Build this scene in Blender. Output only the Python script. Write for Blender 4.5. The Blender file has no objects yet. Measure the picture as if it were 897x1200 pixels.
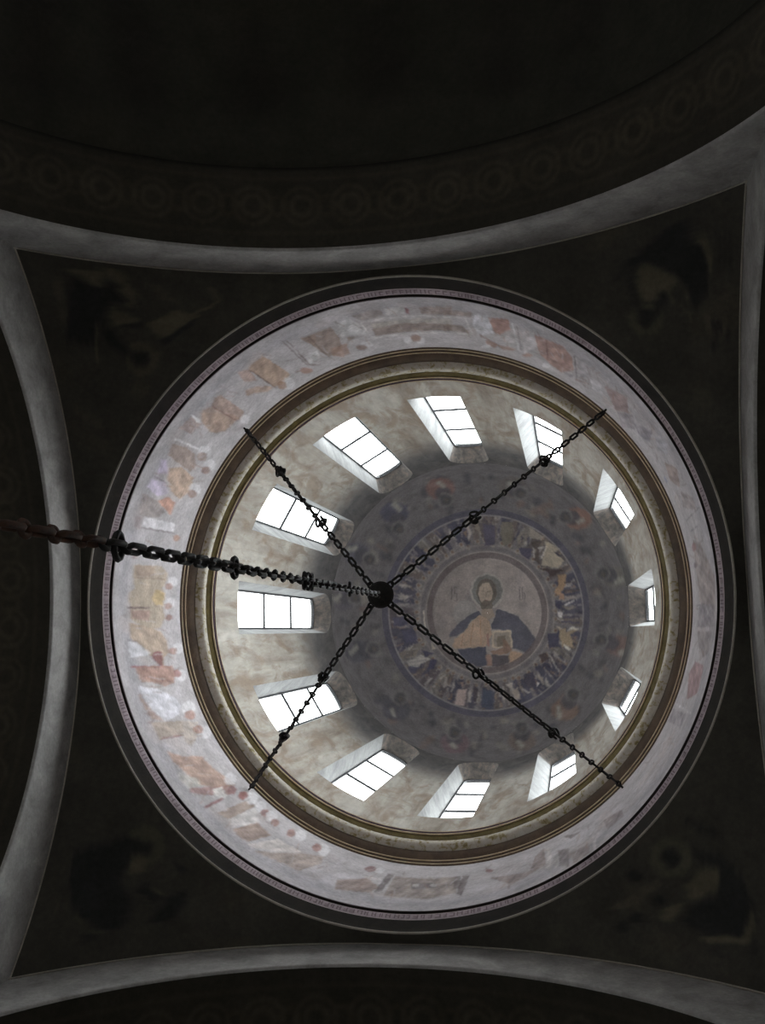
import bpy, bmesh, math, random
import numpy as np
from mathutils import Matrix, Vector

# ------------------------------------------------------------------ camera, sky, exposure
EYE = 1.5                                   # eye height above the church floor (m)
scene = bpy.context.scene
col = scene.collection
PI = math.pi

cam_data = bpy.data.cameras.new('camera')
cam_data.sensor_fit = 'VERTICAL'
cam_data.sensor_height = 36.0
cam_data.lens = 36.0 * 1212.0 / 1200.0
cam_data.clip_start = 0.05
cam_data.clip_end = 400
camera = bpy.data.objects.new('camera', cam_data)
col.objects.link(camera)
# right / down / forward of a camera held almost straight up
R_ = Vector((0.98459, 0.0, 0.174878))
D_ = Vector((-0.0197166, 0.993624, 0.111007))
F_ = Vector((-0.173763, -0.112745, 0.978312))
camera.matrix_world = Matrix(((R_.x, -D_.x, -F_.x, 2.1593), (R_.y, -D_.y, -F_.y, 0.46), (R_.z, -D_.z, -F_.z, EYE), (0, 0, 0, 1)))
scene.camera = camera

SKY_STRENGTH = 1.6
world = bpy.data.worlds.new('sky')
scene.world = world
world.use_nodes = True
wn, wl = world.node_tree.nodes, world.node_tree.links
wn.clear()
w_out = wn.new('ShaderNodeOutputWorld')
w_bg = wn.new('ShaderNodeBackground')
w_co = wn.new('ShaderNodeTexCoord')


def w_math(op, a, b=None, c=None):
    n = wn.new('ShaderNodeMath')
    n.operation = op
    for k, v in enumerate((a, b, c)):
        if v is None:
            continue
        if isinstance(v, (int, float)):
            n.inputs[k].default_value = v
        else:
            wl.new(v, n.inputs[k])
    return n.outputs[0]


# overcast sky: zenith three times the horizon, a veiled sun on one side, dull ground below
w_sep = wn.new('ShaderNodeSeparateXYZ')
wl.new(w_co.outputs['Generated'], w_sep.inputs[0])
w_z = w_sep.outputs[2]
w_over = w_math('MULTIPLY_ADD', w_math('MAXIMUM', w_z, 0.0), 2.0, 1.0)
w_dot = wn.new('ShaderNodeVectorMath')
w_dot.operation = 'DOT_PRODUCT'
wl.new(w_co.outputs['Generated'], w_dot.inputs[0])
w_dot.inputs[1].default_value = (0.68, -0.20, 0.70)
w_glow = w_math('POWER', w_math('MAXIMUM', w_dot.outputs['Value'], 0.0), 5.0)
w_lum = w_math('MULTIPLY', w_over, w_math('MULTIPLY_ADD', w_glow, 4.2, 1.0))
w_up = w_math('SMOOTH_MIN', w_math('MAXIMUM', w_math('MULTIPLY_ADD', w_z, 20.0, 0.5), 0.85), 1.0, 0.05)
w_val = w_math('MULTIPLY', w_lum, w_up)
w_bg.inputs['Color'].default_value = (0.93, 0.97, 1.0, 1)
wl.new(w_math('MULTIPLY', w_val, SKY_STRENGTH), w_bg.inputs['Strength'])
wl.new(w_bg.outputs[0], w_out.inputs['Surface'])

vs = scene.view_settings
vs.view_transform = 'Standard'
vs.look = 'None'
vs.gamma = 1.0
vs.use_curve_mapping = False
vs.exposure = 0.87
scene.cycles.max_bounces = 10
scene.cycles.diffuse_bounces = 7
scene.cycles.glossy_bounces = 2
scene.cycles.transparent_max_bounces = 8
scene.cycles.sample_clamp_indirect = 8.0
scene.cycles.caustics_reflective = False
scene.cycles.caustics_refractive = False

# ------------------------------------------------------------------ helpers
def H(h):
    return h + EYE                          # heights below are measured from the eye


def tag(o, label, category=None, group=None, kind=None):
    if label:
        o['label'] = label
    if category:
        o['category'] = category
    if group:
        o['group'] = group
    if kind:
        o['kind'] = kind
    return o


def link(name, data, mat=None, parent=None):
    o = bpy.data.objects.new(name, data)
    col.objects.link(o)
    if mat is not None and data is not None:
        data.materials.clear()
        data.materials.append(mat)
    if parent is not None:
        o.parent = parent
    return o


def empty(name, loc=(0, 0, 0)):
    o = bpy.data.objects.new(name, None)
    o.empty_display_size = 0.2
    col.objects.link(o)
    o.location = loc
    return o


def mesh_np(name, verts, quads, smooth=True, colors=None):
    """mesh from numpy arrays: verts (n,3), quads (m,4)"""
    verts = np.asarray(verts, dtype=np.float32).reshape(-1, 3)
    quads = np.asarray(quads, dtype=np.int32).reshape(-1, 4)
    me = bpy.data.meshes.new(name)
    me.vertices.add(len(verts))
    me.vertices.foreach_set('co', verts.ravel())
    me.loops.add(quads.size)
    me.loops.foreach_set('vertex_index', quads.ravel())
    me.polygons.add(len(quads))
    me.polygons.foreach_set('loop_start', np.arange(0, quads.size, 4, dtype=np.int32))
    me.polygons.foreach_set('loop_total', np.full(len(quads), 4, dtype=np.int32))
    me.polygons.foreach_set('use_smooth', np.full(len(quads), smooth, dtype=bool))
    if colors is not None:
        ca = me.color_attributes.new('Paint', 'FLOAT_COLOR', 'POINT')
        rgba = np.ones((len(verts), 4), dtype=np.float32)
        rgba[:, :3] = colors
        ca.data.foreach_set('color', rgba.ravel())
    me.update(calc_edges=True)
    me.validate()
    return me


def grid_quads(m, n, wrap_u=False):
    """m columns (u) by n rows (v), index = i*n+j"""
    iu = np.arange(m if wrap_u else m - 1)
    jv = np.arange(n - 1)
    I, J = np.meshgrid(iu, jv, indexing='ij')
    I2 = (I + 1) % m
    return np.stack([I * n + J, I2 * n + J, I2 * n + J + 1, I * n + J + 1], -1).reshape(-1, 4)


def revolve(name, prof, seg=192, smooth=True, colors=None):
    prof = np.asarray(prof, dtype=float)
    th = np.linspace(0, 2 * PI, seg, endpoint=False)
    r = prof[None, :, 0]
    V = np.stack([r * np.cos(th)[:, None], r * np.sin(th)[:, None], np.repeat(prof[None, :, 1], seg, 0)], -1)
    return mesh_np(name, V, grid_quads(seg, len(prof), True), smooth, colors)


def ring_tube(name, R, z, rad, seg=192, k=8):
    a = np.linspace(0, 2 * PI, k + 1)
    return revolve(name, np.stack([R + rad * np.cos(a), z + rad * np.sin(a)], -1), seg)


def path_tube(name, pts, rad, k=8):
    pts = [Vector(p) for p in pts]
    V = []
    for i, p in enumerate(pts):
        d = (pts[min(i + 1, len(pts) - 1)] - pts[max(i - 1, 0)]).normalized()
        a = d.orthogonal().normalized() if i == 0 else (a - d * a.dot(d)).normalized()
        b = d.cross(a)
        for j in range(k + 1):
            t = 2 * PI * j / k
            V.append(p + a * (rad * math.cos(t)) + b * (rad * math.sin(t)))
    return mesh_np(name, np.array([tuple(v) for v in V]), grid_quads(len(pts), k + 1))


def prism(name, outline, y0, y1):
    """outline in (x, z); extruded along y; one closed solid"""
    bm = bmesh.new()
    a = [bm.verts.new((x, y0, z)) for x, z in outline]
    b = [bm.verts.new((x, y1, z)) for x, z in outline]
    bm.faces.new(a)
    bm.faces.new(list(reversed(b)))
    n = len(a)
    for i in range(n):
        bm.faces.new((a[i], b[i], b[(i + 1) % n], a[(i + 1) % n]))
    bmesh.ops.recalc_face_normals(bm, faces=bm.faces)
    me = bpy.data.meshes.new(name)
    bm.to_mesh(me)
    bm.free()
    return me


# ------------------------------------------------------------------ materials
def lin(c):
    c = np.asarray(c, dtype=float) / 255.0
    return np.where(c <= 0.04045, c / 12.92, ((c + 0.055) / 1.055) ** 2.4)


def new_mat(name):
    m = bpy.data.materials.new(name)
    m.use_nodes = True
    nt = m.node_tree
    nt.nodes.clear()
    out = nt.nodes.new('ShaderNodeOutputMaterial')
    b = nt.nodes.new('ShaderNodeBsdfPrincipled')
    nt.links.new(b.outputs[0], out.inputs[0])
    b.inputs['Specular IOR Level'].default_value = 0.2
    return m, nt, b


def noise(nt, scale, detail=5, rough=0.6, coord=None, dist=0.0):
    n = nt.nodes.new('ShaderNodeTexNoise')
    n.inputs['Scale'].default_value = scale
    n.inputs['Detail'].default_value = detail
    n.inputs['Roughness'].default_value = rough
    n.inputs['Distortion'].default_value = dist
    if coord is not None:
        nt.links.new(coord, n.inputs['Vector'])
    return n.outputs['Fac']


def ramp(nt, fac, stops):
    r = nt.nodes.new('ShaderNodeValToRGB')
    els = r.color_ramp.elements
    while len(els) < len(stops):
        els.new(0.5)
    for e, (p, c) in zip(els, stops):
        e.position = p
        e.color = (*c, 1) if not np.isscalar(c) else (c, c, c, 1)
    nt.links.new(fac, r.inputs[0])
    return r.outputs[0]


def mix(nt, a, b, fac, mode='MIX'):
    m = nt.nodes.new('ShaderNodeMix')
    m.data_type = 'RGBA'
    m.blend_type = mode
    for sock, v in ((m.inputs[0], fac), (m.inputs[6], a), (m.inputs[7], b)):
        if hasattr(v, 'links'):
            nt.links.new(v, sock)
        elif isinstance(v, (int, float)):
            sock.default_value = v if sock.type == 'VALUE' else (v, v, v, 1)
        else:
            sock.default_value = (*v, 1)
    return m.outputs[2]


def add_bump(nt, b, height, strength=0.3, dist=0.02):
    bp = nt.nodes.new('ShaderNodeBump')
    bp.inputs['Strength'].default_value = strength
    bp.inputs['Distance'].default_value = dist
    nt.links.new(height, bp.inputs['Height'])
    nt.links.new(bp.outputs[0], b.inputs['Normal'])


def object_coord(nt):
    return nt.nodes.new('ShaderNodeTexCoord').outputs['Object']


def painted(name, mottle=(0.72, 1.12), scale=3.0, rough=0.85):
    """old fresco: the painted colour of the surface, mottled and worn"""
    m, nt, b = new_mat(name)
    co = object_coord(nt)
    at = nt.nodes.new('ShaderNodeAttribute')
    at.attribute_name = 'Paint'
    n1 = noise(nt, scale, 6, 0.65, co)
    n2 = noise(nt, scale * 7, 4, 0.7, co)
    c = mix(nt, at.outputs['Color'], ramp(nt, n1, [(0.3, mottle[0]), (0.7, mottle[1])]), 1.0, 'MULTIPLY')
    c = mix(nt, c, ramp(nt, n2, [(0.3, 0.80), (0.7, 1.12)]), 1.0, 'MULTIPLY')
    nt.links.new(c, b.inputs['Base Color'])
    b.inputs['Roughness'].default_value = rough
    add_bump(nt, b, n2, 0.25, 0.01)
    return m


def mottled(name, stops, scale, rough=0.85, bump=0.25, detail=6, fine=True, metallic=0.0, stretch=None):
    m, nt, b = new_mat(name)
    co = object_coord(nt)
    if stretch:
        mp = nt.nodes.new('ShaderNodeMapping')
        mp.inputs['Scale'].default_value = stretch
        nt.links.new(co, mp.inputs[0])
        co = mp.outputs[0]
    n1 = noise(nt, scale, detail, 0.62, co, 0.4)
    c = ramp(nt, n1, stops)
    n2 = noise(nt, scale * 9, 4, 0.7, co)
    if fine:
        c = mix(nt, c, ramp(nt, n2, [(0.3, 0.82), (0.7, 1.1)]), 1.0, 'MULTIPLY')
    nt.links.new(c, b.inputs['Base Color'])
    b.inputs['Roughness'].default_value = rough
    b.inputs['Metallic'].default_value = metallic
    add_bump(nt, b, n2, bump, 0.01)
    return m


M_fresco = painted('fresco_paint')
M_fresco_dark = painted('fresco_paint_sooty', (0.75, 1.15), 2.0, 0.9)


def drum_mat():
    """faded ochre plaster below, darker from the upper part of the windows on"""
    m, nt, b = new_mat('worn_plaster')
    co = object_coord(nt)
    mp = nt.nodes.new('ShaderNodeMapping')
    mp.inputs['Scale'].default_value = (2.6, 2.6, 0.22)
    nt.links.new(co, mp.inputs[0])
    n1 = noise(nt, 0.85, 7, 0.62, mp.outputs[0], 0.5)
    mq = nt.nodes.new('ShaderNodeMapping')
    mq.inputs['Scale'].default_value = (1.0, 1.0, 0.3)
    nt.links.new(co, mq.inputs[0])
    n2 = noise(nt, 7.0, 5, 0.7, mq.outputs[0])
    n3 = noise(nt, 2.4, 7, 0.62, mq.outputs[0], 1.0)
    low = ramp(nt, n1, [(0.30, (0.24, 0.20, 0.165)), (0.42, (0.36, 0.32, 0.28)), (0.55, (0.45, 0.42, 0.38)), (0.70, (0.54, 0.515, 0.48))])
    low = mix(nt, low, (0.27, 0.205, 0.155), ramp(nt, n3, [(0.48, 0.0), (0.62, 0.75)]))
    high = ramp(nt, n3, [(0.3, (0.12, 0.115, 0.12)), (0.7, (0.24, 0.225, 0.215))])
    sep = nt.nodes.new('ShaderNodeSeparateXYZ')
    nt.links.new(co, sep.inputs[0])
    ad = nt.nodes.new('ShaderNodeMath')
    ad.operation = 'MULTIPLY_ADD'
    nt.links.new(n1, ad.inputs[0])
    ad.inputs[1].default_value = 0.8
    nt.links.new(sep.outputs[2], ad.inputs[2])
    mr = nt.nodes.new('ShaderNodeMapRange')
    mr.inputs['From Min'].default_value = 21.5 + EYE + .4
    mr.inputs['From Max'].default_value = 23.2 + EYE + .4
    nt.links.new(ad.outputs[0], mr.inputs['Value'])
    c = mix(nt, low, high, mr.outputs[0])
    c = mix(nt, c, ramp(nt, n2, [(0.3, 0.8), (0.7, 1.12)]), 1.0, 'MULTIPLY')
    nt.links.new(c, b.inputs['Base Color'])
    b.inputs['Roughness'].default_value = 0.85
    add_bump(nt, b, n2, 0.25, 0.01)
    return m


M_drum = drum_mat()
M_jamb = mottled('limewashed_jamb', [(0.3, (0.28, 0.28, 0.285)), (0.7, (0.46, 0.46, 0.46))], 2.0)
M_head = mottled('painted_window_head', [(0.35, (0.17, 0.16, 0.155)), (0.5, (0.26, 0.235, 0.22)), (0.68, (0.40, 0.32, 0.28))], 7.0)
M_cornice = mottled('brown_painted_moulding', [(0.3, (0.06, 0.037, 0.024)), (0.7, (0.12, 0.078, 0.05))], 3.0, 0.6)
M_olive = mottled('olive_gilt_moulding', [(0.3, (0.11, 0.085, 0.03)), (0.7, (0.24, 0.19, 0.075))], 4.0, 0.45)
M_roll = mottled('scrolled_roll_moulding', [(0.30, (0.24, 0.19, 0.08)), (0.40, (0.40, 0.34, 0.20)), (0.47, (0.55, 0.50, 0.42)), (0.66, (0.62, 0.59, 0.53))], 11.0, 0.5, detail=3)
M_gilt = mottled('gilt_fillet', [(0.3, (0.62, 0.47, 0.30)), (0.7, (0.80, 0.66, 0.48))], 8.0, 0.4, 0.1)
M_plum = mottled('dark_plum_fillet', [(0.3, (0.035, 0.02, 0.028)), (0.7, (0.07, 0.04, 0.05))], 5.0)
M_soot = mottled('sooty_moulding', [(0.3, (0.012, 0.009, 0.008)), (0.7, (0.026, 0.020, 0.016))], 3.0)
M_paleline = mottled('pale_fillet', [(0.3, (0.32, 0.29, 0.25)), (0.7, (0.45, 0.41, 0.36))], 5.0)
M_arch = mottled('grey_arch_plaster', [(0.3, (0.215, 0.203, 0.20)), (0.5, (0.31, 0.295, 0.29)), (0.7, (0.41, 0.39, 0.38))], 2.6)
M_vault = mottled('smoke_darkened_vault', [(0.3, (0.055, 0.046, 0.038)), (0.7, (0.12, 0.10, 0.08))], 1.2)
M_wall = mottled('lower_church_plaster', [(0.3, (0.30, 0.27, 0.24)), (0.7, (0.44, 0.40, 0.36))], 0.8)
M_floor = mottled('stone_floor', [(0.3, (0.28, 0.25, 0.22)), (0.7, (0.42, 0.38, 0.34))], 1.5)
M_iron = mottled('black_iron', [(0.35, (0.010, 0.009, 0.009)), (0.65, (0.024, 0.020, 0.018))], 20.0, 0.6, 0.2)
M_rust = mottled('rusty_iron', [(0.35, (0.018, 0.012, 0.010)), (0.65, (0.075, 0.032, 0.018))], 14.0, 0.7, 0.2)
M_frame = mottled('grey_window_frame', [(0.3, (0.06, 0.06, 0.065)), (0.7, (0.12, 0.12, 0.13))], 8.0, 0.5)


def glass_mat():
    m = bpy.data.materials.new('window_glass')
    m.use_nodes = True
    nt = m.node_tree
    nt.nodes.clear()
    out = nt.nodes.new('ShaderNodeOutputMaterial')
    tr = nt.nodes.new('ShaderNodeBsdfTransparent')
    tr.inputs[0].default_value = (0.95, 0.96, 0.95, 1)
    gl = nt.nodes.new('ShaderNodeBsdfGlossy')
    gl.inputs['Roughness'].default_value = 0.08
    co = object_coord(nt)
    fac = ramp(nt, noise(nt, 3.0, 3, 0.5, co), [(0.3, 0.03), (0.7, 0.07)])
    mx = nt.nodes.new('ShaderNodeMixShader')
    nt.links.new(fac, mx.inputs[0])
    nt.links.new(tr.outputs[0], mx.inputs[1])
    nt.links.new(gl.outputs[0], mx.inputs[2])
    nt.links.new(mx.outputs[0], out.inputs[0])
    return m


M_glass = glass_mat()


# ------------------------------------------------------------------ painting on a surface (fresco layout in metres)
class Canvas:
    """points of a surface in its own flat coordinates (metres), each with a paint colour"""

    def __init__(self, xy, base, gain, period=None, wobble=0.006):
        self.xy = np.asarray(xy, dtype=float)
        self.gain = gain
        self.period = period
        self.col = np.tile(lin(base) * gain, (len(self.xy), 1))
        x, y = self.xy[:, 0], self.xy[:, 1]
        self.px = x + wobble * (np.sin(17 * y + 5 * x) + np.sin(31 * y - 19 * x))
        self.py = y + wobble * (np.sin(19 * x - 7 * y) + np.sin(29 * x + 23 * y))

    def where(self, mask, rgb, alpha=1.0):
        self.col[mask] = self.col[mask] * (1 - alpha) + lin(rgb) * self.gain * alpha

    def poly(self, pts, rgb, alpha=1.0, folds=None):
        pts = np.asarray(pts, dtype=float)
        if self.period and np.ptp(pts[:, 0]) > self.period / 3:
            pts = pts.copy()
            pts[pts[:, 0] < 0, 0] += self.period
        offs = (0.0,) if not self.period else (0.0, self.period, -self.period)
        for off in offs:
            px = self.px + off
            x0, y0 = pts.min(0)
            x1, y1 = pts.max(0)
            cand = np.nonzero((px >= x0) & (px <= x1) & (self.py >= y0) & (self.py <= y1))[0]
            if len(cand) == 0:
                continue
            X, Y = px[cand], self.py[cand]
            ins = np.zeros(len(cand), dtype=bool)
            n = len(pts)
            for i in range(n):
                ax, ay = pts[i]
                bx, by = pts[(i + 1) % n]
                if ay == by:
                    continue
                c = ((ay > Y) != (by > Y)) & (X < (bx - ax) * (Y - ay) / (by - ay) + ax)
                ins ^= c
            self.where(cand[ins], rgb, alpha)
            if folds:                                  # drapery folds inside a robe
                k = cand[ins]
                fx, fy = folds
                ph = pts[0, 0] * 37.0 + pts[0, 1] * 23.0
                s = self.px[k] * fx + self.py[k] * fy
                q = self.px[k] * fy - self.py[k] * fx
                self.col[k] *= (1 + 0.13 * np.sin(s + ph + 1.3 * np.sin(q * .45 + ph)) + 0.07 * np.sin(2.7 * s + ph * 2))[:, None]

    def shapes(self, items, alpha=0.92, veil=0.0, folds=None):
        """fade 0..1 pulls the pigments towards grey, veiling glare put into the colour"""
        for rgb, pts in items:
            g = sum(rgb) / 3.0
            self.poly(pts, tuple(c + (g - c) * veil for c in rgb), alpha, folds if len(pts) < 12 else None)

    def soften(self, m, n, times, wrap=True):
        c = self.col.reshape(m, n, 3)
        for _ in range(times):
            if wrap:
                c = .25 * np.roll(c, 1, 0) + .5 * c + .25 * np.roll(c, -1, 0)
            else:
                p = np.concatenate([c[:1], c, c[-1:]], 0)
                c = .25 * p[:-2] + .5 * p[1:-1] + .25 * p[2:]
            p = np.concatenate([c[:, :1], c, c[:, -1:]], 1)
            c = .25 * p[:, :-2] + .5 * p[:, 1:-1] + .25 * p[:, 2:]
        self.col = c.reshape(-1, 3)

    def ellipse(self, cx, cy, rx, ry, rot, rgb, alpha=1.0):
        t = np.linspace(0, 2 * PI, 14, endpoint=False)
        x, y = rx * np.cos(t), ry * np.sin(t)
        self.poly(np.stack([cx + x * math.cos(rot) - y * math.sin(rot), cy + x * math.sin(rot) + y * math.cos(rot)], -1), rgb, alpha)


MEDALLION_SHAPES = [
((124, 117, 112), [(0.484, -0.588), (0.414, -0.337), (0.234, -0.153), (-0.008, -0.086), (-0.249, -0.155), (-0.422, -0.341), (-0.48, -0.595), (-0.409, -0.847), (-0.227, -1.031), (0.016, -1.096), (0.255, -1.026), (0.426, -0.841)]),
((112, 106, 104), [(-0.268, 0.03), (-0.315, 0.223), (-0.441, 0.365), (-0.611, 0.416), (-0.781, 0.365), (-0.905, 0.223), (-0.95, 0.03), (-0.902, -0.164), (-0.776, -0.306), (-0.605, -0.358), (-0.435, -0.306), (-0.312, -0.164)]),
((90, 87, 85), [(0.424, -0.589), (0.363, -0.367), (0.205, -0.205), (-0.008, -0.146), (-0.218, -0.207), (-0.369, -0.371), (-0.42, -0.595), (-0.358, -0.817), (-0.199, -0.979), (0.014, -1.037), (0.223, -0.975), (0.373, -0.811)]),
((82, 73, 66), [(0.268, -0.569), (0.226, -0.385), (0.119, -0.251), (-0.024, -0.202), (-0.165, -0.252), (-0.267, -0.388), (-0.301, -0.573), (-0.258, -0.757), (-0.15, -0.891), (-0.007, -0.939), (0.134, -0.889), (0.234, -0.753)]),
((132, 115, 101), [(0.155, -0.527), (0.125, -0.373), (0.05, -0.26), (-0.05, -0.219), (-0.148, -0.261), (-0.218, -0.375), (-0.242, -0.53), (-0.211, -0.684), (-0.136, -0.796), (-0.036, -0.837), (0.062, -0.795), (0.132, -0.682)]),
((84, 74, 66), [(0.148, -0.193), (0.124, -0.115), (0.06, -0.059), (-0.026, -0.039), (-0.112, -0.06), (-0.174, -0.116), (-0.196, -0.194), (-0.172, -0.271), (-0.108, -0.328), (-0.021, -0.348), (0.064, -0.327), (0.127, -0.27)]),
((122, 104, 90), [(-0.159, -0.099), (0.143, -0.098), (0.205, 0.117), (-0.011, 0.202), (-0.182, 0.073)]),
((92, 78, 70), [(-0.098, -0.692), (-0.1, -0.606), (-0.087, -0.606), (-0.085, -0.692)]),
((88, 74, 66), [(-0.15, -0.57), (-0.069, -0.57), (-0.068, -0.591), (-0.15, -0.591)]),
((88, 74, 66), [(0, -0.569), (0.087, -0.569), (0.087, -0.59), (0.001, -0.591)]),
((108, 92, 80), [(-0.04, -0.572), (-0.057, -0.409), (-0.035, -0.408), (-0.019, -0.571)]),
((96, 70, 62), [(-0.091, -0.325), (0.021, -0.324), (0.022, -0.346), (-0.091, -0.346)]),
((66, 65, 78), [(-0.246, -0.056), (-0.482, 0.051), (-0.739, 0.245), (-1.032, 0.566), (-1.052, 0.673), (-0.864, 0.652), (-0.653, 0.524), (-0.441, 0.202), (-0.182, 0.073)]),
((138, 112, 92), [(-0.225, 0.073), (-0.441, 0.245), (-0.653, 0.524), (-0.884, 0.716), (-0.964, 0.928), (-0.9, 0.992), (-0.054, 0.928), (0.116, 0.588), (0.053, 0.245), (-0.054, 0.138)]),
((130, 95, 72), [(-0.411, 0.286), (-0.493, 0.884), (-0.467, 0.888), (-0.385, 0.29)]),
((134, 98, 74), [(-0.217, 0.159), (-0.195, 0.886), (-0.169, 0.885), (-0.192, 0.159)]),
((126, 92, 72), [(-0.665, 0.585), (-0.745, 0.925), (-0.721, 0.932), (-0.641, 0.591)]),
((128, 88, 82), [(-0.042, 0.591), (0.002, 0.931), (0.062, 0.924), (0.017, 0.584)]),
((63, 63, 76), [(0.251, -0.098), (0.509, -0.032), (0.851, 0.119), (1.104, 0.417), (1.314, 0.711), (1.248, 0.92), (1.057, 1.089), (0.674, 0.967), (0.654, 0.481), (0.117, 0.459), (0.095, 0.331), (0.205, 0.117)]),
((58, 60, 76), [(-0.815, 1.013), (-0.054, 0.928), (0.018, 1.431), (-0.256, 1.473), (-0.513, 1.349), (-0.727, 1.182)]),
((122, 92, 80), [(-0.051, 1.139), (0.098, 1.138), (0.124, 1.43), (-0.003, 1.452)]),
((66, 60, 66), [(0.12, 1.138), (0.611, 1.176), (0.591, 1.364), (0.252, 1.47), (0.124, 1.451)]),
((142, 128, 112), [(0.116, 0.502), (0.633, 0.481), (0.695, 0.946), (0.118, 0.97)]),
((116, 104, 94), [(0.168, 0.553), (0.589, 0.536), (0.64, 0.917), (0.169, 0.927)]),
((96, 84, 74), [(0.267, 0.651), (0.481, 0.63), (0.537, 0.926), (0.246, 0.927)]),
((112, 84, 70), [(0.417, 0.693), (0.511, 0.757), (0.674, 1.009), (0.504, 1.136), (0.162, 1.146), (0.067, 1.063), (0.417, 0.968)]),
((140, 112, 88), [(0.631, 1.03), (1.015, 1.131), (0.845, 1.299), (0.612, 1.384), (0.568, 1.177)]),
((78, 70, 72), [(-0.982, -0.723), (-0.991, -0.336), (-0.966, -0.336), (-0.957, -0.723)]),
((78, 70, 72), [(-0.903, -0.684), (-0.819, -0.685), (-0.818, -0.702), (-0.903, -0.702)]),
((78, 70, 72), [(-0.905, -0.693), (-0.909, -0.53), (-0.888, -0.53), (-0.884, -0.693)]),
((78, 70, 72), [(-0.902, -0.52), (-0.826, -0.498), (-0.82, -0.519), (-0.896, -0.54)]),
((78, 70, 72), [(-0.838, -0.509), (-0.842, -0.337), (-0.82, -0.337), (-0.817, -0.509)]),
((78, 70, 72), [(-0.911, -0.328), (-0.831, -0.328), (-0.831, -0.345), (-0.911, -0.345)]),
((104, 90, 88), [(-0.586, -0.69), (-0.519, -0.484), (-0.498, -0.491), (-0.566, -0.697)]),
((78, 70, 72), [(0.888, -0.71), (0.88, -0.328), (0.906, -0.328), (0.914, -0.71)]),
((78, 70, 72), [(0.959, -0.709), (0.964, -0.327), (0.985, -0.327), (0.98, -0.709)]),
((78, 70, 72), [(0.979, -0.531), (1.034, -0.53), (1.035, -0.547), (0.979, -0.548)]),
((78, 70, 72), [(1.024, -0.539), (1.015, -0.326), (1.037, -0.326), (1.045, -0.538)]),
]
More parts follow.
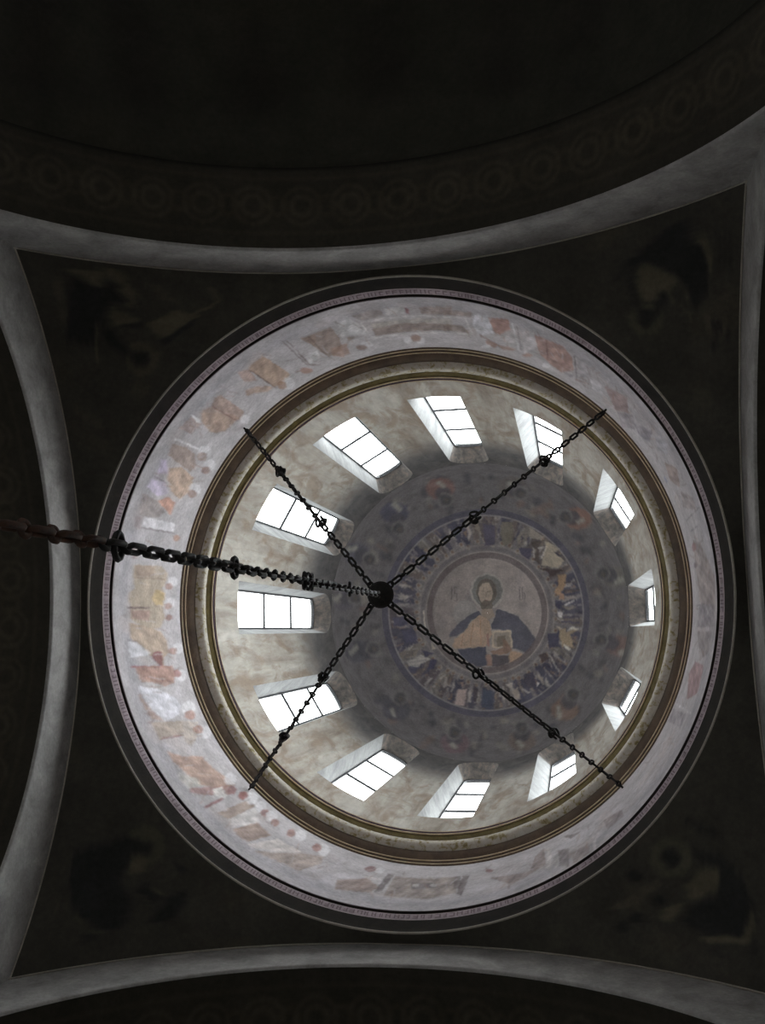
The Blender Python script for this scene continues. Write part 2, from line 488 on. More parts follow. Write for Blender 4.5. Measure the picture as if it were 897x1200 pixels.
ANGEL_SHAPES = [
((130, 120, 106), [(1.618, -1.875), (2.05, -1.652), (1.847, -1.569), (2.111, -1.356), (1.972, -1.166), (1.496, -1.254), (1.646, -1.711)]),
((112, 104, 96), [(1.222, -2.25), (1.621, -1.971), (1.414, -1.92), (1.21, -1.995)]),
((66, 58, 56), [(1.239, -1.864), (1.585, -1.909), (1.441, -1.723), (1.462, -1.289), (1.327, -1.395), (1.37, -1.66)]),
((55, 52, 60), [(1.88, -1.567), (2.113, -1.486), (1.945, -1.465)]),
((60, 50, 50), [(1.425, -1.189), (2.106, -1.109), (1.832, -0.971), (1.728, -0.924), (1.663, -1.079)]),
((122, 98, 76), [(1.934, -0.984), (2.17, -0.989), (2.131, -0.69), (1.956, -0.425), (1.822, -0.531), (1.963, -0.764)]),
((130, 102, 84), [(1.992, -0.526), (2.093, -0.489), (2.089, -0.32), (1.955, -0.34)]),
((152, 147, 147), [(2.087, -0.201), (2.422, -0.327), (2.12, -0.15)]),
((150, 145, 145), [(1.914, -0.017), (2.049, 0.019), (2.013, 0.154), (1.912, 0.119)]),
((58, 56, 72), [(1.852, -0.325), (2.021, -0.287), (1.983, -0.05), (1.849, -0.155)]),
((66, 62, 76), [(-0.049, -2.392), (0.291, -2.321), (0.261, -1.83), (-0.02, -1.802)]),
((90, 84, 75), [(0.471, -2.411), (0.781, -2.399), (0.755, -1.917), (0.504, -1.791), (0.415, -2.091)]),
((64, 60, 76), [(0.887, -1.746), (1.268, -1.698), (1.188, -1.401), (0.984, -1.542)]),
((155, 148, 140), [(1.635, -1.749), (1.505, -1.426), (1.531, -1.416), (1.66, -1.739)]),
((140, 135, 132), [(1.291, -1.729), (1.299, -1.463), (1.324, -1.463), (1.315, -1.729)]),
((140, 135, 132), [(1.445, -1.679), (1.584, -1.737), (1.574, -1.758), (1.435, -1.7)]),
((64, 58, 60), [(2.102, -0.735), (2.5, -0.784), (2.493, -0.83), (2.095, -0.782)]),
((70, 62, 60), [(2.096, -0.529), (2.527, -0.547), (2.524, -0.6), (2.093, -0.583)]),
((124, 108, 88), [(1.94, 0.461), (2.108, 0.427), (2.14, 0.528), (2.505, 0.428), (2.238, 0.595), (2.329, 0.96), (2.1, 0.864), (2.031, 0.965), (1.969, 0.698)]),
((155, 150, 144), [(2.141, 0.495), (2.276, 0.394), (2.52, 0.445), (2.274, 0.478)]),
((155, 150, 144), [(2.034, 0.831), (2.263, 0.994), (2.131, 0.997)]),
((58, 56, 72), [(1.631, 0.564), (1.938, 0.563), (1.932, 0.9), (1.66, 0.97)]),
((62, 52, 52), [(1.385, 1.143), (1.591, 1.072), (1.657, 1.238), (1.486, 1.342)]),
((130, 124, 120), [(1.645, 1.113), (1.909, 1.568), (1.935, 1.552), (1.672, 1.097)]),
((120, 114, 112), [(1.786, 1.147), (2.084, 1.338), (2.099, 1.316), (1.801, 1.125)]),
((54, 52, 66), [(1.958, 1.363), (2.156, 1.39), (2.054, 1.587)]),
((60, 56, 66), [(1.006, 1.651), (1.246, 1.579), (1.315, 1.968), (1.078, 2.04), (0.974, 1.849)]),
((165, 160, 158), [(1.349, 1.854), (1.416, 1.884), (1.349, 1.967)]),
((120, 114, 110), [(1.552, 1.669), (1.718, 1.952), (1.585, 1.926)]),
((124, 114, 106), [(0.687, 2.115), (0.838, 1.982), (0.913, 2.299), (0.743, 2.272)]),
((58, 60, 74), [(-0.121, 1.997), (0.226, 2.123), (0.213, 2.565), (-0.022, 2.569)]),
((64, 60, 72), [(2.048, 0.183), (2.513, 0.155), (2.51, 0.101), (2.045, 0.129)]),
((60, 58, 74), [(2.009, 0.282), (2.473, 0.318), (2.477, 0.271), (2.013, 0.234)]),
((140, 130, 118), [(1.84, 0.359), (2.041, 0.427), (1.94, 0.461)]),
((130, 122, 118), [(0.494, 1.924), (0.699, 1.855), (0.669, 2.051)]),
((128, 122, 120), [(0.932, 2.025), (1.138, 2.147), (1.157, 2.12), (0.951, 1.998)]),
((134, 118, 114), [(-0.763, 2.063), (-0.529, 2.047), (-0.566, 2.478), (-0.832, 2.445)]),
((128, 123, 120), [(-2.11, 1.332), (-1.772, 1.151), (-1.507, 1.256), (-1.727, 1.389), (-1.972, 1.519)]),
((80, 76, 80), [(-2.076, 1.358), (-1.602, 1.298), (-1.605, 1.281), (-2.079, 1.341)]),
((80, 76, 80), [(-2.037, 1.459), (-1.662, 1.381), (-1.666, 1.365), (-2.042, 1.443)]),
((56, 54, 72), [(-1.507, 1.256), (-1.34, 1.291), (-1.427, 1.528), (-1.59, 1.525)]),
((56, 54, 72), [(-1.746, 1.015), (-1.413, 1.12), (-1.672, 1.22)]),
((60, 54, 60), [(-0.367, 1.9), (-0.222, 2.063), (-0.234, 2.447), (-0.343, 2.321)]),
((58, 62, 76), [(-0.12, 2.062), (0.111, 2.125), (0.13, 2.505), (-0.129, 2.508)]),
((62, 60, 76), [(-2.071, 1.45), (-1.787, 1.455), (-1.899, 1.653), (-2.06, 1.583)]),
((62, 58, 66), [(-1.036, 1.963), (-0.83, 2.063), (-0.951, 2.223)]),
((64, 58, 62), [(-1.239, 1.895), (-1.095, 2.06), (-1.144, 2.252)]),
((132, 126, 124), [(-1.613, 1.934), (-1.434, 1.756), (-1.458, 1.732), (-1.636, 1.909)]),
((136, 128, 122), [(-1.747, -0.061), (-1.702, 0.429), (-1.656, 0.424), (-1.701, -0.066)]),
((62, 60, 76), [(-2.272, 0.496), (-1.956, 0.461), (-1.853, 0.739), (-2.167, 0.84)]),
((64, 62, 78), [(-2.492, 0.151), (-2.183, 0.08), (-2.118, 0.357), (-2.458, 0.392)]),
((120, 100, 92), [(-0.725, 1.866), (-0.623, 1.867), (-0.647, 2.037)]),
((126, 120, 116), [(-1.235, 1.807), (-1.11, 1.675), (-1.133, 1.654), (-1.257, 1.786)]),
((128, 120, 116), [(-0.912, 2.13), (-0.861, 1.902), (-0.887, 1.895), (-0.938, 2.123)]),
((120, 112, 108), [(-0.455, 2.129), (-0.438, 2.384), (-0.408, 2.384), (-0.424, 2.129)]),
((120, 112, 108), [(-0.235, 2.127), (-0.237, 2.383), (-0.206, 2.384), (-0.204, 2.129)]),
((130, 122, 112), [(-1.523, 0.809), (-1.385, 0.983), (-1.483, 1.017)]),
]
PROPHET_SHAPES = [
((86, 70, 74), [(-0.328, 3.303), (-0.35, 3.408), (-0.454, 3.476), (-0.612, 3.493), (-0.788, 3.459), (-0.94, 3.385), (-1.021, 3.282), (-1.007, 3.175), (-0.899, 3.096), (-0.728, 3.069), (-0.543, 3.103), (-0.397, 3.19)]),
((64, 61, 66), [(-0.506, 3.198), (-0.518, 3.276), (-0.581, 3.329), (-0.677, 3.346), (-0.784, 3.323), (-0.873, 3.265), (-0.92, 3.188), (-0.91, 3.109), (-0.846, 3.051), (-0.745, 3.032), (-0.636, 3.056), (-0.548, 3.117)]),
((90, 87, 85), [(-0.556, 3.09), (-0.567, 3.171), (-0.625, 3.227), (-0.713, 3.246), (-0.81, 3.222), (-0.891, 3.163), (-0.933, 3.082), (-0.923, 3), (-0.865, 2.939), (-0.773, 2.918), (-0.674, 2.943), (-0.595, 3.006)]),
((60, 57, 61), [(-0.598, 3.089), (-0.607, 3.152), (-0.652, 3.197), (-0.721, 3.212), (-0.797, 3.193), (-0.859, 3.146), (-0.891, 3.083), (-0.884, 3.019), (-0.838, 2.972), (-0.767, 2.956), (-0.69, 2.975), (-0.629, 3.024)]),
((74, 67, 64), [(-0.659, 3.106), (-0.662, 3.133), (-0.681, 3.153), (-0.711, 3.159), (-0.744, 3.151), (-0.771, 3.131), (-0.784, 3.104), (-0.781, 3.077), (-0.761, 3.057), (-0.731, 3.05), (-0.698, 3.058), (-0.672, 3.079)]),
((112, 108, 102), [(-0.809, 3.324), (-0.665, 3.433), (-0.603, 3.39), (-0.743, 3.276)]),
((84, 74, 70), [(1.361, 3.171), (1.322, 3.271), (1.2, 3.351), (1.023, 3.397), (0.837, 3.394), (0.692, 3.333), (0.629, 3.229), (0.667, 3.114), (0.796, 3.021), (0.98, 2.979), (1.167, 2.998), (1.306, 3.07)]),
((64, 61, 66), [(1.192, 3.063), (1.168, 3.142), (1.094, 3.203), (0.988, 3.231), (0.878, 3.219), (0.794, 3.169), (0.758, 3.091), (0.781, 3.008), (0.857, 2.943), (0.965, 2.915), (1.076, 2.931), (1.159, 2.986)]),
((90, 87, 85), [(1.153, 2.932), (1.13, 3.015), (1.063, 3.078), (0.966, 3.106), (0.867, 3.091), (0.791, 3.035), (0.758, 2.954), (0.78, 2.868), (0.849, 2.801), (0.948, 2.773), (1.048, 2.791), (1.123, 2.85)]),
((60, 57, 61), [(1.109, 2.934), (1.092, 2.999), (1.039, 3.049), (0.964, 3.07), (0.886, 3.058), (0.827, 3.015), (0.802, 2.952), (0.819, 2.885), (0.873, 2.833), (0.949, 2.812), (1.027, 2.826), (1.086, 2.871)]),
((74, 67, 64), [(1.044, 2.957), (1.037, 2.985), (1.014, 3.006), (0.982, 3.015), (0.949, 3.01), (0.924, 2.992), (0.913, 2.964), (0.92, 2.936), (0.943, 2.915), (0.976, 2.905), (1.009, 2.911), (1.034, 2.93)]),
((112, 108, 102), [(0.827, 3.25), (0.987, 3.369), (1.065, 3.317), (0.908, 3.194)]),
((96, 78, 70), [(2.406, 2.424), (2.355, 2.545), (2.226, 2.647), (2.05, 2.703), (1.871, 2.693), (1.738, 2.617), (1.689, 2.496), (1.738, 2.364), (1.874, 2.26), (2.057, 2.213), (2.237, 2.232), (2.364, 2.311)]),
((64, 61, 66), [(2.371, 2.263), (2.341, 2.351), (2.263, 2.421), (2.158, 2.455), (2.054, 2.443), (1.977, 2.386), (1.949, 2.3), (1.979, 2.208), (2.059, 2.137), (2.166, 2.105), (2.271, 2.121), (2.346, 2.179)]),
((90, 87, 85), [(2.46, 2.08), (2.432, 2.17), (2.362, 2.241), (2.267, 2.273), (2.173, 2.259), (2.105, 2.199), (2.081, 2.111), (2.108, 2.018), (2.18, 1.946), (2.277, 1.915), (2.371, 1.933), (2.438, 1.994)]),
((60, 57, 61), [(2.419, 2.084), (2.397, 2.154), (2.342, 2.209), (2.268, 2.235), (2.195, 2.223), (2.142, 2.177), (2.123, 2.108), (2.145, 2.036), (2.201, 1.98), (2.276, 1.956), (2.349, 1.97), (2.401, 2.017)]),
((74, 67, 64), [(2.355, 2.11), (2.346, 2.14), (2.323, 2.163), (2.291, 2.174), (2.26, 2.169), (2.237, 2.149), (2.229, 2.12), (2.239, 2.089), (2.262, 2.066), (2.294, 2.055), (2.326, 2.061), (2.348, 2.081)]),
((112, 108, 102), [(1.847, 2.41), (1.871, 2.688), (1.977, 2.669), (1.954, 2.394)]),
((92, 74, 70), [(3.706, 0.842), (3.659, 0.97), (3.537, 1.064), (3.402, 1.115), (3.263, 1.097), (3.152, 1.006), (3.114, 0.873), (3.163, 0.735), (3.286, 0.632), (3.44, 0.593), (3.55, 0.622), (3.666, 0.715)]),
((64, 61, 66), [(3.404, 0.789), (3.375, 0.882), (3.307, 0.953), (3.214, 0.983), (3.12, 0.962), (3.051, 0.896), (3.028, 0.801), (3.058, 0.705), (3.133, 0.634), (3.23, 0.607), (3.323, 0.631), (3.386, 0.698)]),
((90, 87, 85), [(3.178, 0.724), (3.151, 0.819), (3.084, 0.89), (2.993, 0.919), (2.904, 0.896), (2.838, 0.827), (2.816, 0.73), (2.844, 0.633), (2.914, 0.561), (3.006, 0.535), (3.096, 0.56), (3.158, 0.629)]),
((60, 57, 61), [(3.139, 0.725), (3.118, 0.799), (3.065, 0.854), (2.995, 0.876), (2.925, 0.858), (2.875, 0.805), (2.858, 0.73), (2.879, 0.654), (2.934, 0.598), (3.005, 0.578), (3.075, 0.597), (3.123, 0.651)]),
((74, 67, 64), [(3.079, 0.747), (3.07, 0.779), (3.048, 0.803), (3.017, 0.812), (2.988, 0.804), (2.966, 0.781), (2.959, 0.749), (2.968, 0.717), (2.991, 0.693), (3.022, 0.684), (3.051, 0.692), (3.072, 0.715)]),
((112, 108, 102), [(3.373, 1.093), (3.655, 0.972), (3.63, 0.878), (3.356, 1)]),
((104, 78, 70), [(2.801, -2.225), (2.762, -2.138), (2.639, -2.08), (2.463, -2.075), (2.283, -2.134), (2.151, -2.244), (2.105, -2.376), (2.157, -2.49), (2.29, -2.551), (2.464, -2.535), (2.63, -2.445), (2.749, -2.323)]),
((64, 61, 66), [(2.526, -2.324), (2.499, -2.249), (2.422, -2.201), (2.316, -2.193), (2.209, -2.231), (2.132, -2.305), (2.105, -2.395), (2.136, -2.475), (2.215, -2.522), (2.32, -2.523), (2.424, -2.48), (2.498, -2.407)]),
((90, 87, 85), [(2.361, -2.374), (2.334, -2.295), (2.263, -2.243), (2.166, -2.232), (2.069, -2.267), (1.999, -2.34), (1.976, -2.43), (2.005, -2.512), (2.077, -2.562), (2.174, -2.568), (2.268, -2.53), (2.336, -2.459)]),
((60, 57, 61), [(2.319, -2.381), (2.298, -2.32), (2.243, -2.279), (2.167, -2.271), (2.092, -2.299), (2.038, -2.355), (2.019, -2.425), (2.041, -2.488), (2.098, -2.528), (2.173, -2.533), (2.247, -2.503), (2.3, -2.448)]),
((74, 67, 64), [(2.255, -2.373), (2.246, -2.346), (2.222, -2.329), (2.19, -2.326), (2.158, -2.338), (2.135, -2.362), (2.127, -2.392), (2.136, -2.419), (2.16, -2.436), (2.192, -2.438), (2.224, -2.426), (2.247, -2.402)]),
((112, 108, 102), [(2.469, -2.173), (2.658, -2.217), (2.613, -2.304), (2.425, -2.265)]),
((78, 72, 70), [(1.202, -3.153), (1.14, -3.049), (0.993, -2.976), (0.799, -2.958), (0.612, -3.001), (0.482, -3.096), (0.447, -3.213), (0.516, -3.319), (0.667, -3.382), (0.859, -3.389), (1.041, -3.343), (1.165, -3.259)]),
((64, 61, 66), [(1.151, -3.1), (1.114, -3.025), (1.027, -2.973), (0.912, -2.959), (0.802, -2.989), (0.727, -3.055), (0.706, -3.137), (0.746, -3.212), (0.835, -3.26), (0.949, -3.269), (1.056, -3.238), (1.13, -3.177)]),
((90, 87, 85), [(1.234, -3.031), (1.2, -2.954), (1.122, -2.901), (1.019, -2.886), (0.92, -2.916), (0.852, -2.982), (0.833, -3.066), (0.869, -3.143), (0.949, -3.192), (1.051, -3.202), (1.148, -3.172), (1.215, -3.11)]),
((60, 57, 61), [(1.19, -3.036), (1.163, -2.976), (1.102, -2.934), (1.022, -2.923), (0.945, -2.947), (0.892, -2.998), (0.878, -3.063), (0.906, -3.122), (0.968, -3.161), (1.047, -3.17), (1.123, -3.146), (1.175, -3.098)]),
((74, 67, 64), [(1.121, -3.025), (1.11, -2.999), (1.084, -2.981), (1.049, -2.977), (1.017, -2.987), (0.994, -3.008), (0.988, -3.036), (0.999, -3.062), (1.026, -3.079), (1.06, -3.083), (1.092, -3.073), (1.115, -3.052)]),
((112, 108, 102), [(0.904, -3.289), (0.71, -3.309), (0.695, -3.228), (0.89, -3.209)]),
((98, 74, 70), [(-0.657, -3.191), (-0.73, -3.073), (-0.88, -2.98), (-1.068, -2.94), (-1.24, -2.964), (-1.347, -3.042), (-1.359, -3.149), (-1.276, -3.257), (-1.124, -3.341), (-0.945, -3.382), (-0.784, -3.37), (-0.678, -3.3)]),
((64, 61, 66), [(-0.767, -3.072), (-0.811, -2.987), (-0.902, -2.922), (-1.013, -2.895), (-1.115, -2.914), (-1.18, -2.972), (-1.189, -3.053), (-1.141, -3.134), (-1.05, -3.196), (-0.942, -3.222), (-0.843, -3.207), (-0.779, -3.152)]),
((90, 87, 85), [(-0.746, -2.951), (-0.786, -2.863), (-0.868, -2.797), (-0.969, -2.77), (-1.063, -2.791), (-1.122, -2.853), (-1.132, -2.937), (-1.089, -3.023), (-1.006, -3.086), (-0.907, -3.112), (-0.816, -3.094), (-0.757, -3.035)]),
((60, 57, 61), [(-0.789, -2.95), (-0.821, -2.882), (-0.884, -2.83), (-0.963, -2.81), (-1.036, -2.826), (-1.082, -2.873), (-1.089, -2.939), (-1.056, -3.006), (-0.992, -3.056), (-0.915, -3.076), (-0.844, -3.061), (-0.798, -3.015)]),
((74, 67, 64), [(-0.857, -2.929), (-0.871, -2.9), (-0.898, -2.878), (-0.932, -2.869), (-0.963, -2.876), (-0.983, -2.896), (-0.986, -2.925), (-0.973, -2.954), (-0.945, -2.975), (-0.912, -2.984), (-0.881, -2.977), (-0.861, -2.957)]),
((112, 108, 102), [(-0.859, -3.26), (-1.01, -3.334), (-1.087, -3.263), (-0.933, -3.185)]),
((66, 64, 76), [(-1.885, -2.601), (-1.955, -2.468), (-2.095, -2.362), (-2.264, -2.31), (-2.411, -2.325), (-2.494, -2.398), (-2.489, -2.508), (-2.407, -2.627), (-2.278, -2.733), (-2.13, -2.796), (-1.992, -2.792), (-1.901, -2.72)]),
((64, 61, 66), [(-2.01, -2.404), (-2.053, -2.31), (-2.136, -2.237), (-2.237, -2.203), (-2.327, -2.218), (-2.381, -2.277), (-2.386, -2.362), (-2.34, -2.452), (-2.259, -2.524), (-2.163, -2.56), (-2.075, -2.548), (-2.019, -2.491)]),
((90, 87, 85), [(-2.012, -2.212), (-2.05, -2.116), (-2.126, -2.041), (-2.219, -2.009), (-2.303, -2.028), (-2.355, -2.091), (-2.362, -2.181), (-2.322, -2.274), (-2.247, -2.347), (-2.157, -2.38), (-2.075, -2.364), (-2.022, -2.303)]),
((60, 57, 61), [(-2.052, -2.209), (-2.082, -2.134), (-2.141, -2.077), (-2.213, -2.052), (-2.278, -2.066), (-2.319, -2.114), (-2.324, -2.185), (-2.293, -2.258), (-2.235, -2.314), (-2.165, -2.34), (-2.101, -2.328), (-2.06, -2.28)]),
((74, 67, 64), [(-2.115, -2.183), (-2.128, -2.151), (-2.153, -2.127), (-2.184, -2.116), (-2.212, -2.122), (-2.23, -2.143), (-2.232, -2.173), (-2.219, -2.205), (-2.194, -2.229), (-2.164, -2.24), (-2.136, -2.235), (-2.118, -2.214)]),
((112, 108, 102), [(-2.017, -2.659), (-2.15, -2.795), (-2.231, -2.72), (-2.096, -2.58)]),
((68, 66, 72), [(-2.885, 1.049), (-2.913, 1.19), (-3.006, 1.289), (-3.133, 1.317), (-3.256, 1.271), (-3.346, 1.163), (-3.394, 1.025), (-3.388, 0.89), (-3.318, 0.791), (-3.194, 0.757), (-3.052, 0.798), (-2.937, 0.905)]),
((64, 61, 66), [(-2.862, 1.006), (-2.878, 1.104), (-2.935, 1.174), (-3.017, 1.197), (-3.1, 1.167), (-3.165, 1.093), (-3.196, 0.995), (-3.185, 0.898), (-3.133, 0.828), (-3.051, 0.803), (-2.963, 0.832), (-2.893, 0.906)]),
((90, 87, 85), [(-2.728, 0.965), (-2.743, 1.064), (-2.798, 1.135), (-2.876, 1.159), (-2.957, 1.13), (-3.019, 1.056), (-3.048, 0.957), (-3.036, 0.859), (-2.984, 0.787), (-2.905, 0.762), (-2.822, 0.79), (-2.757, 0.864)]),
((60, 57, 61), [(-2.765, 0.964), (-2.777, 1.041), (-2.819, 1.097), (-2.88, 1.115), (-2.943, 1.093), (-2.992, 1.035), (-3.014, 0.958), (-3.004, 0.881), (-2.964, 0.826), (-2.903, 0.806), (-2.838, 0.828), (-2.787, 0.886)]),
((74, 67, 64), [(-2.819, 0.985), (-2.823, 1.018), (-2.841, 1.042), (-2.868, 1.05), (-2.895, 1.04), (-2.916, 1.016), (-2.926, 0.982), (-2.922, 0.949), (-2.904, 0.926), (-2.878, 0.917), (-2.85, 0.927), (-2.828, 0.952)]),
((112, 108, 102), [(-3.239, 0.853), (-3.335, 1.044), (-3.278, 1.12), (-3.176, 0.929)]),
((66, 64, 70), [(-1.874, 2.527), (-1.892, 2.651), (-1.985, 2.731), (-2.123, 2.745), (-2.271, 2.692), (-2.398, 2.591), (-2.475, 2.468), (-2.476, 2.351), (-2.392, 2.269), (-2.244, 2.246), (-2.077, 2.291), (-1.941, 2.394)]),
((64, 61, 66), [(-1.996, 2.381), (-2.005, 2.47), (-2.061, 2.529), (-2.147, 2.545), (-2.241, 2.513), (-2.32, 2.443), (-2.364, 2.353), (-2.36, 2.267), (-2.306, 2.205), (-2.217, 2.187), (-2.118, 2.217), (-2.037, 2.288)]),
((90, 87, 85), [(-1.999, 2.24), (-2.008, 2.33), (-2.06, 2.393), (-2.14, 2.411), (-2.227, 2.381), (-2.3, 2.311), (-2.34, 2.219), (-2.334, 2.129), (-2.283, 2.064), (-2.201, 2.044), (-2.11, 2.073), (-2.036, 2.145)]),
((60, 57, 61), [(-2.038, 2.238), (-2.045, 2.308), (-2.085, 2.357), (-2.148, 2.371), (-2.216, 2.348), (-2.273, 2.293), (-2.303, 2.221), (-2.298, 2.151), (-2.259, 2.101), (-2.195, 2.085), (-2.124, 2.108), (-2.067, 2.164)]),
((74, 67, 64), [(-2.093, 2.255), (-2.096, 2.285), (-2.113, 2.306), (-2.14, 2.312), (-2.169, 2.302), (-2.194, 2.279), (-2.207, 2.248), (-2.205, 2.218), (-2.187, 2.197), (-2.16, 2.19), (-2.13, 2.2), (-2.105, 2.224)]),
((112, 108, 102), [(-2.335, 2.473), (-2.226, 2.665), (-2.154, 2.647), (-2.26, 2.452)]),
((84, 80, 76), [(3.632, -0.758), (3.585, -0.63), (3.505, -0.569), (3.36, -0.557), (3.2, -0.609), (3.078, -0.72), (3.034, -0.862), (3.08, -0.993), (3.2, -1.075), (3.354, -1.079), (3.473, -0.984), (3.591, -0.887)]),
((64, 61, 66), [(3.402, -0.854), (3.38, -0.768), (3.314, -0.711), (3.22, -0.697), (3.122, -0.731), (3.05, -0.807), (3.024, -0.905), (3.051, -0.996), (3.123, -1.056), (3.219, -1.067), (3.311, -1.026), (3.377, -0.948)]),
((90, 87, 85), [(3.248, -0.92), (3.226, -0.831), (3.162, -0.769), (3.073, -0.753), (2.983, -0.786), (2.916, -0.861), (2.892, -0.959), (2.918, -1.052), (2.985, -1.114), (3.074, -1.128), (3.162, -1.091), (3.225, -1.015)]),
((60, 57, 61), [(3.21, -0.926), (3.192, -0.856), (3.142, -0.808), (3.073, -0.795), (3.003, -0.821), (2.952, -0.88), (2.933, -0.955), (2.953, -1.027), (3.005, -1.075), (3.074, -1.087), (3.143, -1.059), (3.192, -1)]),
((74, 67, 64), [(3.153, -0.912), (3.145, -0.882), (3.123, -0.861), (3.094, -0.856), (3.064, -0.867), (3.042, -0.892), (3.034, -0.925), (3.042, -0.955), (3.064, -0.976), (3.094, -0.981), (3.123, -0.969), (3.145, -0.944)]),
((112, 108, 102), [(3.345, -0.654), (3.52, -0.689), (3.493, -0.789), (3.316, -0.755)]),
((74, 70, 76), [(-3.265, -0.326), (-3.304, -0.18), (-3.396, -0.071), (-3.506, -0.027), (-3.585, -0.055), (-3.589, -0.143), (-3.502, -0.261), (-3.554, -0.408), (-3.556, -0.529), (-3.483, -0.586), (-3.38, -0.563), (-3.295, -0.467)]),
((64, 61, 66), [(-3.257, -0.349), (-3.28, -0.248), (-3.337, -0.172), (-3.41, -0.142), (-3.475, -0.163), (-3.516, -0.23), (-3.526, -0.325), (-3.507, -0.424), (-3.461, -0.5), (-3.395, -0.534), (-3.326, -0.514), (-3.274, -0.446)]),
((90, 87, 85), [(-3.15, -0.376), (-3.173, -0.275), (-3.228, -0.2), (-3.3, -0.17), (-3.366, -0.193), (-3.411, -0.262), (-3.424, -0.358), (-3.403, -0.458), (-3.354, -0.534), (-3.286, -0.566), (-3.217, -0.545), (-3.167, -0.475)]),
((60, 57, 61), [(-3.184, -0.375), (-3.201, -0.296), (-3.244, -0.237), (-3.299, -0.214), (-3.351, -0.232), (-3.387, -0.285), (-3.397, -0.361), (-3.381, -0.438), (-3.341, -0.497), (-3.288, -0.522), (-3.235, -0.505), (-3.196, -0.451)]),
((74, 67, 64), [(-3.233, -0.35), (-3.24, -0.316), (-3.258, -0.291), (-3.282, -0.281), (-3.305, -0.288), (-3.321, -0.312), (-3.326, -0.344), (-3.319, -0.378), (-3.301, -0.403), (-3.278, -0.413), (-3.255, -0.406), (-3.238, -0.383)]),
((112, 108, 102), [(-3.517, -0.472), (-3.585, -0.303), (-3.572, -0.23), (-3.486, -0.397)]),
((70, 68, 76), [(-2.905, -1.526), (-2.961, -1.383), (-3.076, -1.27), (-3.21, -1.215), (-3.315, -1.228), (-3.35, -1.301), (-3.306, -1.408), (-3.241, -1.538), (-3.189, -1.668), (-3.102, -1.743), (-2.998, -1.738), (-2.921, -1.657)]),
((64, 61, 66), [(-2.898, -1.454), (-2.933, -1.355), (-3.003, -1.277), (-3.087, -1.242), (-3.161, -1.257), (-3.203, -1.318), (-3.205, -1.407), (-3.169, -1.503), (-3.106, -1.581), (-3.029, -1.62), (-2.956, -1.607), (-2.907, -1.547)]),
((90, 87, 85), [(-2.783, -1.39), (-2.816, -1.29), (-2.882, -1.214), (-2.963, -1.18), (-3.036, -1.199), (-3.081, -1.264), (-3.088, -1.357), (-3.055, -1.454), (-2.992, -1.531), (-2.915, -1.566), (-2.843, -1.55), (-2.794, -1.485)]),
((60, 57, 61), [(-2.819, -1.387), (-2.844, -1.31), (-2.895, -1.25), (-2.958, -1.224), (-3.015, -1.238), (-3.051, -1.289), (-3.056, -1.361), (-3.031, -1.437), (-2.982, -1.497), (-2.921, -1.524), (-2.865, -1.511), (-2.827, -1.461)]),
((74, 67, 64), [(-2.875, -1.36), (-2.886, -1.327), (-2.907, -1.302), (-2.934, -1.291), (-2.959, -1.297), (-2.975, -1.318), (-2.978, -1.35), (-2.967, -1.383), (-2.945, -1.408), (-2.919, -1.42), (-2.894, -1.414), (-2.878, -1.392)]),
((112, 108, 102), [(-3.094, -1.671), (-3.234, -1.575), (-3.26, -1.486), (-3.104, -1.574)]),
]
